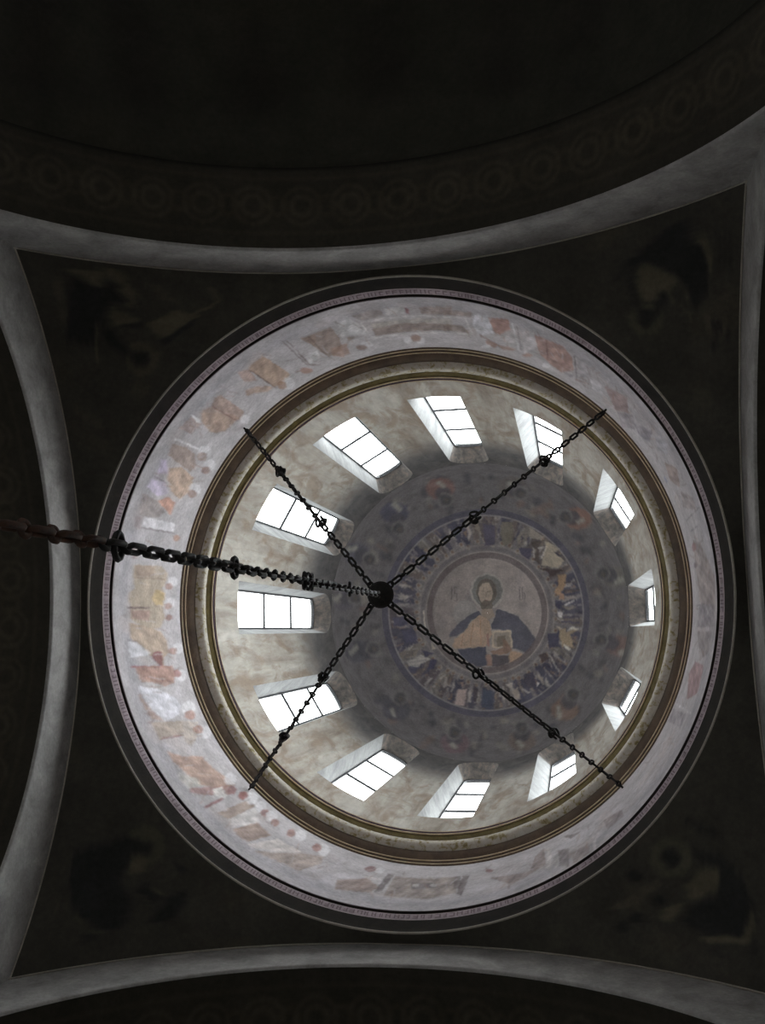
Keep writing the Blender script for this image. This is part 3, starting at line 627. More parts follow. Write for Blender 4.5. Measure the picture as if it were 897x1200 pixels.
PROCESSION_SHAPES = [
((163, 140, 113), [(-12.096, 14.023), (-12.069, 14.774), (-12.061, 15.085), (-12.151, 15.334), (-12.297, 15.319), (-12.386, 15.175), (-12.464, 15.294), (12.5, 15.145), (12.42, 15.252), (12.297, 15.298), (12.132, 15.112), (12.111, 14.795), (12.17, 14.359), (12.244, 14.016), (-12.51, 13.95), (-12.427, 14.126), (-12.239, 14.042)]),
((150, 124, 108), [(-12.102, 14.072), (-12.076, 14.828), (-12.241, 14.776), (-12.256, 14.092)]),
((180, 148, 94), [(-12.416, 14.915), (-12.464, 15.294), (12.461, 15.253), (12.475, 14.935), (-12.562, 14.777)]),
((100, 76, 82), [(12.395, 13.89), (12.411, 14.729), (12.441, 14.73), (12.423, 13.89)]),
((158, 120, 110), [(12.377, 14.003), (12.39, 14.728), (12.23, 14.664), (12.263, 14.041)]),
((138, 112, 98), [(-12.29, 14.147), (-12.257, 15.254), (-12.24, 15.252), (-12.274, 14.145)]),
((192, 187, 192), [(-12.265, 15.813), (-12.307, 15.793), (-12.341, 15.718), (-12.356, 15.61), (-12.35, 15.499), (-12.323, 15.414), (-12.284, 15.377), (-12.243, 15.395), (-12.209, 15.465), (-12.193, 15.57), (-12.199, 15.683), (-12.225, 15.772)]),
((144, 102, 90), [(-12.348, 15.608), (-12.381, 15.582), (-12.404, 15.502), (-12.408, 15.4), (-12.391, 15.315), (-12.361, 15.279), (-12.329, 15.303), (-12.306, 15.38), (-12.301, 15.482), (-12.317, 15.569)]),
((192, 187, 192), [(12.526, 15.776), (12.484, 15.747), (12.452, 15.666), (12.438, 15.555), (12.447, 15.447), (12.475, 15.368), (12.515, 15.339), (12.556, 15.366), (-12.545, 15.442), (-12.531, 15.55), (-12.539, 15.661), (12.566, 15.744)]),
((144, 102, 90), [(12.469, 15.611), (12.436, 15.579), (12.415, 15.495), (12.413, 15.392), (12.431, 15.311), (12.462, 15.281), (12.494, 15.311), (12.516, 15.393), (12.518, 15.495), (12.5, 15.579)]),
((144, 99, 90), [(12.29, 15.616), (12.26, 15.583), (12.242, 15.503), (12.241, 15.409), (12.258, 15.335), (12.287, 15.31), (12.317, 15.342), (12.336, 15.419), (12.337, 15.514), (12.32, 15.59)]),
((168, 137, 108), [(12.206, 13.942), (12.121, 14.797), (12.071, 15.098), (11.904, 15.317), (11.738, 15.305), (11.682, 15.063), (11.498, 15.017), (11.694, 14.605), (11.899, 14.198), (11.978, 13.965)]),
((122, 54, 66), [(11.772, 14.714), (11.765, 15.022), (11.499, 14.991), (11.611, 14.716), (11.694, 14.605)]),
((192, 189, 197), [(11.941, 13.841), (11.899, 14.198), (11.755, 14.581), (11.718, 14.467), (11.705, 13.847)]),
((90, 75, 80), [(11.954, 13.841), (11.922, 14.154), (11.935, 14.165), (11.967, 13.851)]),
((192, 187, 192), [(11.799, 15.968), (11.755, 15.915), (11.724, 15.81), (11.715, 15.685), (11.729, 15.573), (11.763, 15.502), (11.808, 15.49), (11.851, 15.539), (11.882, 15.637), (11.893, 15.761), (11.879, 15.878), (11.845, 15.954)]),
((149, 106, 91), [(11.762, 15.663), (11.728, 15.612), (11.709, 15.512), (11.712, 15.403), (11.735, 15.325), (11.77, 15.307), (11.803, 15.355), (11.822, 15.452), (11.821, 15.562), (11.798, 15.643)]),
((162, 120, 104), [(11.539, 13.952), (11.488, 15.28), (11.279, 15.247), (11.342, 14.023)]),
((146, 72, 78), [(11.553, 13.822), (11.5, 15.288), (11.537, 15.31), (11.587, 13.839)]),
((192, 187, 192), [(11.357, 15.845), (11.311, 15.775), (11.281, 15.657), (11.275, 15.523), (11.294, 15.41), (11.332, 15.347), (11.38, 15.347), (11.425, 15.411), (11.455, 15.523), (11.463, 15.656), (11.445, 15.775), (11.406, 15.845)]),
((157, 88, 82), [(11.399, 15.639), (11.364, 15.577), (11.345, 15.466), (11.351, 15.351), (11.377, 15.274), (11.415, 15.264), (11.45, 15.322), (11.469, 15.43), (11.464, 15.547), (11.437, 15.628)]),
((190, 186, 192), [(-11.797, 14.109), (-11.77, 14.69), (-11.885, 14.646), (-11.904, 14.257)]),
((152, 128, 130), [(-11.829, 13.844), (-11.809, 14.091), (-12, 14.153), (-12.017, 13.902)]),
((140, 130, 135), [(-11.828, 14.799), (-11.899, 15.262), (-11.864, 15.297), (-11.794, 14.831)]),
((162, 118, 104), [(11.564, 13.947), (11.538, 15.341), (11.433, 15.41), (11.261, 15.221), (11.233, 14.81), (11.391, 14.134)]),
((194, 191, 202), [(11.297, 13.876), (11.211, 14.545), (11.036, 15.1), (10.898, 15.203), (10.763, 14.93), (10.723, 14.38), (10.963, 14.046)]),
((155, 124, 112), [(11.217, 13.848), (10.963, 14.046), (10.723, 14.38), (10.8, 13.953), (11.051, 13.835)]),
((160, 138, 120), [(10.755, 13.909), (10.677, 15.001), (10.45, 14.86), (10.482, 13.904), (10.633, 13.898)]),
((128, 88, 90), [(10.479, 13.964), (10.443, 14.726), (10.474, 14.753), (10.509, 13.987)]),
((168, 150, 138), [(10.683, 14.941), (10.593, 15.593), (10.355, 15.21), (10.258, 14.869), (10.356, 14.738)]),
((192, 187, 192), [(10.822, 15.752), (10.769, 15.65), (10.737, 15.497), (10.735, 15.337), (10.762, 15.213), (10.811, 15.154), (10.869, 15.173), (10.921, 15.266), (10.954, 15.411), (10.958, 15.573), (10.932, 15.706), (10.882, 15.773)]),
((160, 108, 90), [(10.714, 15.627), (10.674, 15.533), (10.657, 15.392), (10.67, 15.259), (10.706, 15.183), (10.753, 15.19), (10.793, 15.277), (10.81, 15.416), (10.799, 15.553), (10.762, 15.635)]),
((192, 187, 192), [(10.387, 15.926), (10.339, 15.814), (10.312, 15.66), (10.314, 15.509), (10.343, 15.399), (10.391, 15.356), (10.446, 15.39), (10.494, 15.493), (10.522, 15.64), (10.522, 15.795), (10.494, 15.914), (10.444, 15.963)]),
((155, 104, 86), [(10.46, 15.655), (10.423, 15.561), (10.41, 15.426), (10.423, 15.304), (10.459, 15.238), (10.503, 15.252), (10.539, 15.341), (10.554, 15.473), (10.541, 15.599), (10.505, 15.67)]),
((168, 125, 103), [(10.295, 13.968), (10.164, 14.344), (10.071, 15.002), (9.814, 15.142), (9.586, 15.384), (9.463, 15.44), (9.48, 14.945), (9.663, 14.317), (9.986, 14.082), (10.141, 13.942)]),
((166, 160, 154), [(9.966, 13.868), (9.769, 14.371), (9.663, 14.317), (9.692, 13.857), (9.872, 13.784)]),
((150, 102, 97), [(9.692, 13.857), (9.603, 14.477), (9.504, 15.143), (9.347, 14.966), (9.533, 14.081), (9.641, 13.831)]),
((200, 196, 195), [(9.551, 14.586), (9.513, 14.938), (9.347, 14.817), (9.368, 14.573), (9.453, 14.465)]),
((138, 78, 80), [(9.328, 13.843), (9.325, 14.62), (9.369, 14.655), (9.369, 13.874)]),
((192, 187, 192), [(9.535, 15.662), (9.495, 15.537), (9.477, 15.388), (9.486, 15.256), (9.518, 15.175), (9.566, 15.163), (9.616, 15.222), (9.656, 15.339), (9.675, 15.485), (9.668, 15.622), (9.636, 15.712), (9.587, 15.727)]),
((145, 83, 82), [(9.371, 15.321), (9.342, 15.215), (9.338, 15.091), (9.358, 14.995), (9.396, 14.963), (9.436, 15.004), (9.465, 15.106), (9.47, 15.23), (9.45, 15.331), (9.412, 15.366)]),
((192, 187, 192), [(9.099, 15.768), (9.058, 15.618), (9.043, 15.451), (9.056, 15.313), (9.095, 15.237), (9.148, 15.24), (9.202, 15.321), (9.243, 15.461), (9.26, 15.626), (9.248, 15.772), (9.21, 15.858), (9.155, 15.857)]),
((153, 92, 83), [(9.207, 15.529), (9.177, 15.408), (9.173, 15.27), (9.197, 15.168), (9.238, 15.137), (9.282, 15.188), (9.313, 15.304), (9.318, 15.442), (9.295, 15.55), (9.252, 15.584)]),
((150, 140, 145), [(10.458, 13.849), (10.133, 13.784), (10.135, 13.841), (10.462, 13.906)]),
((140, 132, 136), [(10.114, 13.883), (9.877, 14.015), (9.887, 14.074), (10.125, 13.939)]),
((152, 125, 108), [(9.202, 14.054), (9.158, 15.354), (9.006, 15.392), (9.04, 14.18)]),
((184, 176, 175), [(9.04, 14.18), (8.984, 15.336), (8.762, 14.925), (8.778, 14.495), (8.967, 14.082)]),
((152, 120, 103), [(8.882, 14.022), (8.775, 14.88), (8.485, 14.807), (8.609, 13.984), (8.765, 13.95)]),
((186, 174, 170), [(8.58, 13.906), (8.386, 14.85), (7.969, 14.906), (8.228, 14.364), (8.502, 13.915)]),
((152, 130, 118), [(8.473, 13.836), (8.218, 14.334), (7.959, 14.872), (7.717, 15.136), (7.66, 14.811), (7.804, 14.053), (8.162, 13.999)]),
((192, 187, 192), [(9.108, 15.722), (9.07, 15.583), (9.056, 15.429), (9.069, 15.301), (9.104, 15.23), (9.153, 15.233), (9.203, 15.308), (9.242, 15.438), (9.258, 15.59), (9.247, 15.726), (9.211, 15.805), (9.16, 15.804)]),
((149, 86, 82), [(9.221, 15.541), (9.193, 15.428), (9.189, 15.3), (9.211, 15.205), (9.249, 15.176), (9.29, 15.223), (9.319, 15.33), (9.323, 15.459), (9.302, 15.559), (9.263, 15.591)]),
((192, 187, 192), [(8.9, 15.734), (8.865, 15.596), (8.853, 15.446), (8.867, 15.324), (8.902, 15.261), (8.95, 15.272), (8.998, 15.352), (9.034, 15.482), (9.048, 15.632), (9.035, 15.76), (8.999, 15.831), (8.95, 15.821)]),
((145, 91, 86), [(8.8, 15.604), (8.775, 15.487), (8.775, 15.363), (8.799, 15.278), (8.838, 15.262), (8.877, 15.32), (8.902, 15.432), (8.904, 15.558), (8.88, 15.648), (8.84, 15.666)]),
((192, 187, 192), [(8.689, 15.712), (8.657, 15.574), (8.647, 15.429), (8.662, 15.315), (8.697, 15.261), (8.744, 15.278), (8.789, 15.362), (8.823, 15.493), (8.834, 15.638), (8.82, 15.759), (8.784, 15.82), (8.736, 15.803)]),
((145, 96, 86), [(8.585, 15.512), (8.562, 15.398), (8.563, 15.28), (8.588, 15.203), (8.626, 15.194), (8.664, 15.256), (8.687, 15.366), (8.686, 15.485), (8.662, 15.567), (8.623, 15.577)]),
((192, 187, 192), [(8.153, 15.711), (8.124, 15.561), (8.119, 15.413), (8.138, 15.308), (8.177, 15.27), (8.224, 15.306), (8.269, 15.409), (8.299, 15.554), (8.306, 15.703), (8.288, 15.817), (8.249, 15.861), (8.199, 15.822)]),
((145, 96, 86), [(8.295, 15.528), (8.274, 15.408), (8.277, 15.292), (8.304, 15.221), (8.343, 15.221), (8.38, 15.291), (8.402, 15.407), (8.399, 15.525), (8.373, 15.601), (8.333, 15.602)]),
((192, 187, 192), [(7.724, 15.573), (7.696, 15.403), (7.694, 15.246), (7.719, 15.143), (7.763, 15.118), (7.815, 15.175), (7.862, 15.3), (7.891, 15.464), (7.895, 15.626), (7.871, 15.739), (7.826, 15.771), (7.772, 15.709)]),
((153, 96, 86), [(7.841, 15.517), (7.821, 15.38), (7.829, 15.257), (7.86, 15.193), (7.904, 15.208), (7.944, 15.298), (7.965, 15.431), (7.958, 15.558), (7.926, 15.629), (7.881, 15.613)]),
((140, 122, 114), [(6.636, 15.148), (5.731, 15.209), (5.652, 14.246), (5.993, 14.006), (6.608, 14.056)]),
((142, 115, 104), [(7.318, 14.318), (6.973, 14.797), (6.72, 14.432), (6.815, 14.1), (7.238, 13.874)]),
((102, 90, 90), [(6.753, 15.275), (6.651, 15.239), (6.671, 14.283), (6.756, 14.141)]),
((192, 187, 192), [(6.83, 15.372), (6.824, 15.284), (6.836, 15.207), (6.864, 15.16), (6.899, 15.155), (6.932, 15.192), (6.955, 15.263), (6.962, 15.35), (6.95, 15.431), (6.923, 15.481), (6.887, 15.487), (6.853, 15.447)]),
((125, 76, 72), [(6.951, 15.371), (6.946, 15.282), (6.962, 15.2), (6.993, 15.145), (7.033, 15.131), (7.07, 15.16), (7.094, 15.226), (7.1, 15.314), (7.085, 15.399), (7.054, 15.459), (7.014, 15.475), (6.976, 15.442)]),
((116, 108, 112), [(6.359, 14.873), (6.019, 14.899), (5.938, 14.608), (6.306, 14.515)]),
((175, 168, 168), [(6.221, 14.739), (6.221, 14.693), (6.235, 14.658), (6.257, 14.642), (6.283, 14.65), (6.306, 14.68), (6.319, 14.723), (6.319, 14.77), (6.306, 14.807), (6.283, 14.824), (6.257, 14.815), (6.234, 14.784)]),
((175, 168, 168), [(5.971, 14.734), (5.972, 14.688), (5.986, 14.656), (6.01, 14.647), (6.037, 14.662), (6.059, 14.697), (6.072, 14.744), (6.072, 14.79), (6.058, 14.824), (6.034, 14.834), (6.007, 14.819), (5.984, 14.782)]),
((178, 168, 168), [(7.02, 14.787), (6.772, 14.841), (6.783, 14.919), (7.032, 14.862)]),
((120, 110, 112), [(6.454, 14.914), (6.386, 15.23), (6.4, 15.277), (6.468, 14.958)]),
((172, 166, 160), [(6.184, 15.254), (6.045, 15.076), (6.048, 15.15), (6.188, 15.329)]),
((108, 96, 96), [(5.78, 15.229), (5.689, 15.19), (5.608, 14.4), (5.718, 14.452)]),
((104, 90, 90), [(5.66, 15.233), (5.555, 15.173), (5.553, 14.013), (5.647, 14.183)]),
((130, 80, 76), [(5.219, 15.178), (5.222, 15.125), (5.24, 15.101), (5.268, 15.113), (5.298, 15.156), (5.322, 15.22), (5.335, 15.288), (5.332, 15.343), (5.314, 15.369), (5.286, 15.359), (5.256, 15.314), (5.231, 15.247)]),
((132, 112, 108), [(5.243, 14.788), (4.628, 14.387), (4.588, 15.164), (4.455, 15.525), (4.393, 14.367), (4.868, 13.974)]),
((178, 170, 170), [(4.398, 15.406), (4.323, 15.324), (4.314, 13.816), (4.386, 14.086)]),
((124, 112, 114), [(4.226, 14.876), (4.044, 14.593), (4.046, 13.498), (4.181, 13.798)]),
((180, 170, 174), [(3.709, 14.589), (3.63, 14.662), (3.536, 14.047), (3.614, 13.991), (3.643, 13.37), (3.685, 13.491), (3.665, 14.146)]),
((115, 100, 100), [(4.158, 15.672), (3.852, 15.177), (4.006, 15.113)]),
((160, 152, 155), [(4.291, 14.437), (4.224, 14.724), (4.197, 13.703), (4.265, 13.845)]),
((138, 122, 122), [(4.01, 14.216), (3.724, 14.025), (3.738, 13.503), (3.979, 13.468)]),
((136, 120, 122), [(3.466, 14.779), (3.151, 14.448), (3.148, 13.92), (3.424, 13.981)]),
((167, 135, 117), [(-9.666, 13.993), (-9.435, 14.935), (-9.435, 15.265), (-9.724, 15.188), (-9.853, 14.769), (-9.784, 14.27)]),
((160, 133, 127), [(-9.793, 13.815), (-9.802, 14.303), (-10.014, 14.189), (-10.017, 13.739)]),
((152, 125, 112), [(-10.265, 13.839), (-10.222, 14.283), (-10.255, 14.751), (-10.406, 15.037), (-10.542, 14.979), (-10.49, 14.431), (-10.44, 13.918)]),
((178, 160, 192), [(-10.537, 13.775), (-10.506, 13.949), (-10.691, 14.233), (-10.743, 13.914)]),
((178, 163, 190), [(-10.829, 13.8), (-10.836, 14.344), (-10.969, 14.542), (-11.056, 14.242), (-10.971, 13.74)]),
((180, 142, 113), [(-10.605, 14.184), (-10.512, 14.578), (-10.607, 15.19), (-10.812, 15.321), (-10.996, 15.036), (-10.915, 14.599), (-10.753, 14.278)]),
((146, 130, 128), [(-11.067, 13.68), (-11.116, 14.299), (-11.248, 14.694), (-11.36, 14.507), (-11.39, 13.847)]),
((186, 120, 92), [(-11.116, 14.299), (-11.01, 14.584), (-11.059, 14.921), (-11.266, 14.939), (-11.207, 14.658)]),
((120, 100, 120), [(-10.803, 13.811), (-10.837, 14.331), (-10.816, 14.335), (-10.783, 13.815)]),
((202, 197, 202), [(-10.198, 13.834), (-10.181, 14.928), (-10.146, 14.912), (-10.166, 13.821)]),
((192, 187, 192), [(-10.124, 15.273), (-10.181, 15.323), (-10.235, 15.291), (-10.273, 15.188), (-10.283, 15.045), (-10.263, 14.901), (-10.22, 14.793), (-10.165, 14.748), (-10.112, 14.775), (-10.075, 14.869), (-10.063, 15.008), (-10.081, 15.156)]),
((145, 116, 106), [(-10.211, 15.24), (-10.257, 15.267), (-10.3, 15.209), (-10.322, 15.092), (-10.315, 14.962), (-10.283, 14.868), (-10.238, 14.844), (-10.196, 14.897), (-10.173, 15.01), (-10.179, 15.141)]),
((192, 187, 192), [(-10.277, 15.744), (-10.327, 15.784), (-10.374, 15.751), (-10.406, 15.656), (-10.413, 15.526), (-10.395, 15.398), (-10.357, 15.305), (-10.309, 15.268), (-10.263, 15.297), (-10.231, 15.385), (-10.222, 15.511), (-10.239, 15.643)]),
((145, 107, 97), [(-10.389, 15.645), (-10.429, 15.664), (-10.465, 15.609), (-10.483, 15.503), (-10.476, 15.388), (-10.448, 15.307), (-10.408, 15.289), (-10.373, 15.341), (-10.354, 15.444), (-10.36, 15.56)]),
((192, 187, 192), [(-10.732, 15.694), (-10.785, 15.72), (-10.834, 15.671), (-10.864, 15.561), (-10.869, 15.422), (-10.846, 15.293), (-10.804, 15.205), (-10.752, 15.18), (-10.705, 15.224), (-10.674, 15.327), (-10.668, 15.464), (-10.689, 15.599)]),
((149, 112, 98), [(-10.819, 15.615), (-10.862, 15.623), (-10.899, 15.554), (-10.915, 15.436), (-10.905, 15.316), (-10.872, 15.238), (-10.83, 15.231), (-10.794, 15.296), (-10.777, 15.41), (-10.787, 15.532)]),
((200, 195, 200), [(-9.766, 13.768), (-9.75, 14.087), (-9.806, 14.129), (-9.783, 13.855)]),
((202, 197, 203), [(-11.391, 14.026), (-11.375, 15.208), (-11.51, 15.251), (-11.538, 14.052)]),
((120, 105, 110), [(-11.564, 14.065), (-11.528, 15.319), (-11.508, 15.314), (-11.545, 14.061)]),
((168, 118, 92), [(-11.574, 15.564), (-11.602, 15.563), (-11.626, 15.525), (-11.639, 15.46), (-11.638, 15.387), (-11.623, 15.324), (-11.598, 15.289), (-11.571, 15.289), (-11.547, 15.326), (-11.534, 15.389), (-11.535, 15.462), (-11.549, 15.527)]),
((150, 132, 134), [(-11.405, 13.709), (-11.401, 13.931), (-11.588, 13.982), (-11.564, 13.792)]),
((162, 125, 108), [(-9.383, 14.008), (-9.291, 14.093), (-9.295, 15.217), (-9.424, 15.389), (-9.502, 15.233), (-9.51, 14.127)]),
((167, 135, 119), [(-9.613, 13.984), (-9.497, 14.171), (-9.502, 15.233), (-9.63, 15.263), (-9.833, 14.966), (-9.816, 14.642), (-9.782, 14.161)]),
((130, 88, 84), [(-9.512, 14.153), (-9.497, 15.289), (-9.479, 15.278), (-9.495, 14.144)]),
((200, 196, 200), [(-9.769, 13.742), (-9.755, 14.146), (-9.829, 14.212)]),
((167, 130, 118), [(-8.879, 13.864), (-8.737, 14.03), (-8.778, 14.619), (-8.92, 14.347)]),
((172, 135, 113), [(-9.018, 14.593), (-8.805, 14.862), (-8.695, 15.256), (-8.822, 15.255), (-8.968, 14.956), (-9.085, 14.837)]),
((167, 127, 97), [(-8.616, 13.941), (-8.44, 13.919), (-8.366, 15.182), (-8.553, 15.391), (-8.695, 15.256), (-8.726, 14.647), (-8.737, 14.03)]),
((112, 80, 76), [(-8.74, 14.1), (-8.699, 15.338), (-8.678, 15.319), (-8.721, 14.084)]),
((192, 187, 192), [(-8.43, 15.682), (-8.48, 15.79), (-8.536, 15.822), (-8.582, 15.768), (-8.606, 15.647), (-8.602, 15.493), (-8.571, 15.349), (-8.522, 15.25), (-8.468, 15.22), (-8.422, 15.266), (-8.397, 15.379), (-8.4, 15.531)]),
((162, 118, 92), [(-8.539, 15.536), (-8.572, 15.6), (-8.61, 15.612), (-8.643, 15.568), (-8.662, 15.481), (-8.661, 15.377), (-8.642, 15.283), (-8.609, 15.223), (-8.571, 15.212), (-8.539, 15.252), (-8.52, 15.335), (-8.52, 15.439)]),
((192, 187, 192), [(-9.353, 15.646), (-9.392, 15.703), (-9.432, 15.7), (-9.462, 15.641), (-9.474, 15.542), (-9.466, 15.431), (-9.438, 15.338), (-9.4, 15.285), (-9.361, 15.286), (-9.331, 15.341), (-9.318, 15.437), (-9.326, 15.548)]),
((155, 108, 96), [(-8.07, 15.574), (-8.096, 15.619), (-8.133, 15.617), (-8.17, 15.568), (-8.199, 15.486), (-8.21, 15.394), (-8.201, 15.318), (-8.176, 15.277), (-8.14, 15.28), (-8.102, 15.326), (-8.074, 15.405), (-8.062, 15.495)]),
((118, 98, 98), [(-8.093, 13.823), (-8.081, 15.274), (-8.06, 15.255), (-8.074, 13.808)]),
((124, 104, 104), [(-8.04, 13.868), (-8.033, 15.258), (-8.015, 15.241), (-8.023, 13.854)]),
((120, 100, 100), [(-8.325, 14.595), (-8.097, 14.769), (-8.091, 14.735), (-8.318, 14.562)]),
((120, 100, 100), [(-8.095, 14.766), (-7.983, 14.758), (-7.98, 14.73), (-8.092, 14.738)]),
((118, 98, 98), [(-8.06, 15.224), (-7.964, 15.396), (-7.95, 15.341), (-8.045, 15.172)]),
((130, 96, 92), [(-8.298, 15.262), (-8.122, 15.358), (-8.113, 15.299), (-8.288, 15.204)]),
((142, 110, 98), [(-7.865, 14.044), (-7.645, 14.148), (-7.769, 14.625), (-7.823, 14.365)]),
((140, 134, 142), [(-9.677, 13.781), (-8.962, 14.157), (-8.957, 14.12), (-9.671, 13.748)]),
((150, 148, 156), [(-9.318, 13.825), (-9.59, 13.763), (-9.604, 13.877), (-9.33, 13.942)]),
((140, 112, 98), [(-7.82, 14.098), (-7.39, 14.084), (-7.391, 14.661), (-7.469, 15.243), (-7.714, 15.313), (-7.764, 14.936)]),
((112, 88, 80), [(-7.753, 14.127), (-7.748, 15.184), (-7.728, 15.166), (-7.735, 14.111)]),
((158, 118, 100), [(-7.602, 14.97), (-7.355, 14.985), (-7.415, 15.512), (-7.541, 15.56), (-7.662, 15.338)]),
((186, 182, 184), [(-7.267, 14), (-7.093, 13.909), (-6.987, 14.505), (-7.003, 14.853), (-7.228, 14.652), (-7.37, 14.686)]),
((125, 108, 96), [(-7.266, 14.705), (-7.133, 14.834), (-7.316, 14.933), (-7.389, 15.14)]),
((192, 187, 192), [(-7.017, 15.415), (-7.044, 15.481), (-7.09, 15.507), (-7.141, 15.484), (-7.184, 15.418), (-7.206, 15.33), (-7.204, 15.244), (-7.176, 15.183), (-7.132, 15.161), (-7.082, 15.183), (-7.039, 15.244), (-7.015, 15.328)]),
((135, 100, 86), [(-7.113, 15.48), (-7.136, 15.534), (-7.175, 15.551), (-7.22, 15.527), (-7.257, 15.468), (-7.277, 15.391), (-7.275, 15.318), (-7.251, 15.269), (-7.213, 15.254), (-7.169, 15.278), (-7.132, 15.333), (-7.111, 15.407)]),
((164, 154, 146), [(-6.866, 14.417), (-6.505, 14.388), (-5.661, 14.372), (-5.689, 14.62), (-6.542, 14.607), (-6.862, 14.666)]),
((134, 110, 100), [(-6.88, 14.627), (-6.539, 14.591), (-5.689, 14.62), (-5.729, 14.987), (-6.905, 15.039)]),
((190, 184, 184), [(-6.994, 14.263), (-6.977, 15.086), (-6.952, 15.054), (-6.97, 14.235)]),
((190, 184, 184), [(-6.969, 15.099), (-6.374, 15.2), (-6.367, 15.137), (-6.96, 15.041)]),
((190, 184, 184), [(-6.375, 15.2), (-5.743, 15.114), (-5.736, 15.048), (-6.366, 15.137)]),
((186, 180, 180), [(-6.968, 14.289), (-6.538, 14.295), (-6.532, 14.24), (-6.96, 14.236)]),
((186, 180, 180), [(-6.54, 14.295), (-5.651, 14.282), (-5.645, 14.222), (-6.531, 14.24)]),
((140, 124, 120), [(-7.057, 13.857), (-6.605, 13.816), (-6.612, 14.136), (-6.949, 14.188)]),
((146, 122, 114), [(-6.078, 13.856), (-5.59, 13.729), (-5.636, 14.141), (-6.075, 14.176)]),
((140, 64, 70), [(-6.286, 13.875), (-6.232, 13.883), (-6.25, 14.162), (-6.291, 14.139)]),
((184, 178, 178), [(-6.559, 13.835), (-6.269, 13.839), (-6.317, 14.15), (-6.582, 14.108)]),
((192, 187, 192), [(-6.401, 15.484), (-6.424, 15.575), (-6.459, 15.636), (-6.497, 15.65), (-6.526, 15.612), (-6.54, 15.534), (-6.534, 15.439), (-6.511, 15.351), (-6.477, 15.294), (-6.44, 15.28), (-6.411, 15.315), (-6.397, 15.389)]),
((192, 187, 192), [(-6.21, 15.551), (-6.232, 15.646), (-6.267, 15.714), (-6.305, 15.734), (-6.336, 15.701), (-6.35, 15.625), (-6.346, 15.528), (-6.323, 15.436), (-6.289, 15.372), (-6.252, 15.353), (-6.221, 15.383), (-6.206, 15.455)]),
((148, 106, 88), [(-6.258, 15.4), (-6.283, 15.502), (-6.323, 15.572), (-6.366, 15.591), (-6.401, 15.553), (-6.418, 15.47), (-6.413, 15.365), (-6.388, 15.267), (-6.349, 15.201), (-6.307, 15.183), (-6.272, 15.217), (-6.254, 15.296)]),
((120, 108, 104), [(-7.231, 14.088), (-7.292, 13.902), (-7.309, 13.947), (-7.249, 14.134)]),
((188, 184, 186), [(-7.962, 14.816), (-7.786, 14.803), (-7.819, 15.152), (-8.057, 15.267)]),
((160, 122, 108), [(-8.066, 15.576), (-8.095, 15.621), (-8.138, 15.612), (-8.183, 15.55), (-8.217, 15.453), (-8.233, 15.349), (-8.225, 15.266), (-8.197, 15.225), (-8.155, 15.236), (-8.111, 15.295), (-8.076, 15.387), (-8.059, 15.49)]),
((118, 100, 98), [(-8.051, 14.591), (-8.048, 15.313), (-8.026, 15.294), (-8.03, 14.573)]),
((118, 100, 98), [(-8.063, 15.289), (-7.91, 15.506), (-7.899, 15.46), (-8.052, 15.245)]),
((134, 112, 102), [(-5.819, 14.655), (-5.535, 14.603), (-5.468, 14.969), (-5.862, 15.019)]),
((190, 184, 184), [(-5.462, 14.286), (-5.434, 15.057), (-5.411, 15.014), (-5.44, 14.247)]),
((186, 180, 180), [(-5.78, 14.319), (-5.425, 14.249), (-5.418, 14.187), (-5.772, 14.259)]),
((186, 180, 180), [(-5.878, 15.146), (-5.442, 15.097), (-5.434, 15.028), (-5.869, 15.08)]),
((146, 122, 114), [(-5.738, 13.971), (-5.315, 13.867), (-5.361, 14.103), (-5.766, 14.204)]),
((188, 185, 194), [(-5.297, 13.935), (-5.096, 13.873), (-5.083, 14.702), (-5.32, 15.064), (-5.371, 14.475)]),
((160, 104, 88), [(-5.103, 13.958), (-4.793, 13.754), (-4.797, 14.251), (-4.979, 14.697), (-5.055, 14.678)]),
((174, 166, 168), [(-4.985, 14.793), (-4.725, 14.341), (-4.707, 15.044), (-4.887, 15.348)]),
((192, 188, 192), [(-4.762, 13.891), (-4.725, 15.268), (-4.698, 15.213), (-4.738, 13.846)]),
((130, 120, 122), [(-4.688, 13.968), (-4.684, 15.212), (-4.663, 15.173), (-4.669, 13.935)]),
((130, 100, 92), [(-5.321, 15.009), (-5.035, 15.44), (-5.016, 15.346), (-5.302, 14.925)]),
((158, 112, 94), [(-5.224, 15.182), (-5.047, 15.317), (-5.12, 15.578), (-5.244, 15.435)]),
((155, 116, 100), [(-5.047, 15.317), (-4.744, 15.232), (-4.837, 15.44), (-5.007, 15.522)]),
((192, 187, 192), [(-5.174, 15.507), (-5.19, 15.578), (-5.223, 15.649), (-5.265, 15.697), (-5.304, 15.71), (-5.33, 15.684), (-5.336, 15.628), (-5.32, 15.558), (-5.287, 15.492), (-5.245, 15.446), (-5.206, 15.431), (-5.18, 15.453)]),
((180, 172, 176), [(-4.611, 14.119), (-4.418, 13.784), (-4.393, 14.613), (-4.639, 15.343)]),
((162, 112, 98), [(-4.427, 14.046), (-3.976, 13.915), (-3.838, 14.184), (-3.805, 14.886), (-4.012, 15.423), (-4.215, 15.287), (-4.376, 14.963)]),
((130, 92, 86), [(-4.255, 14.048), (-4.252, 15.154), (-4.228, 15.107), (-4.233, 14.007)]),
((165, 120, 104), [(-4.496, 15.242), (-4.51, 15.322), (-4.545, 15.415), (-4.59, 15.496), (-4.634, 15.54), (-4.664, 15.537), (-4.673, 15.488), (-4.659, 15.409), (-4.624, 15.319), (-4.58, 15.242), (-4.536, 15.198), (-4.506, 15.197)]),
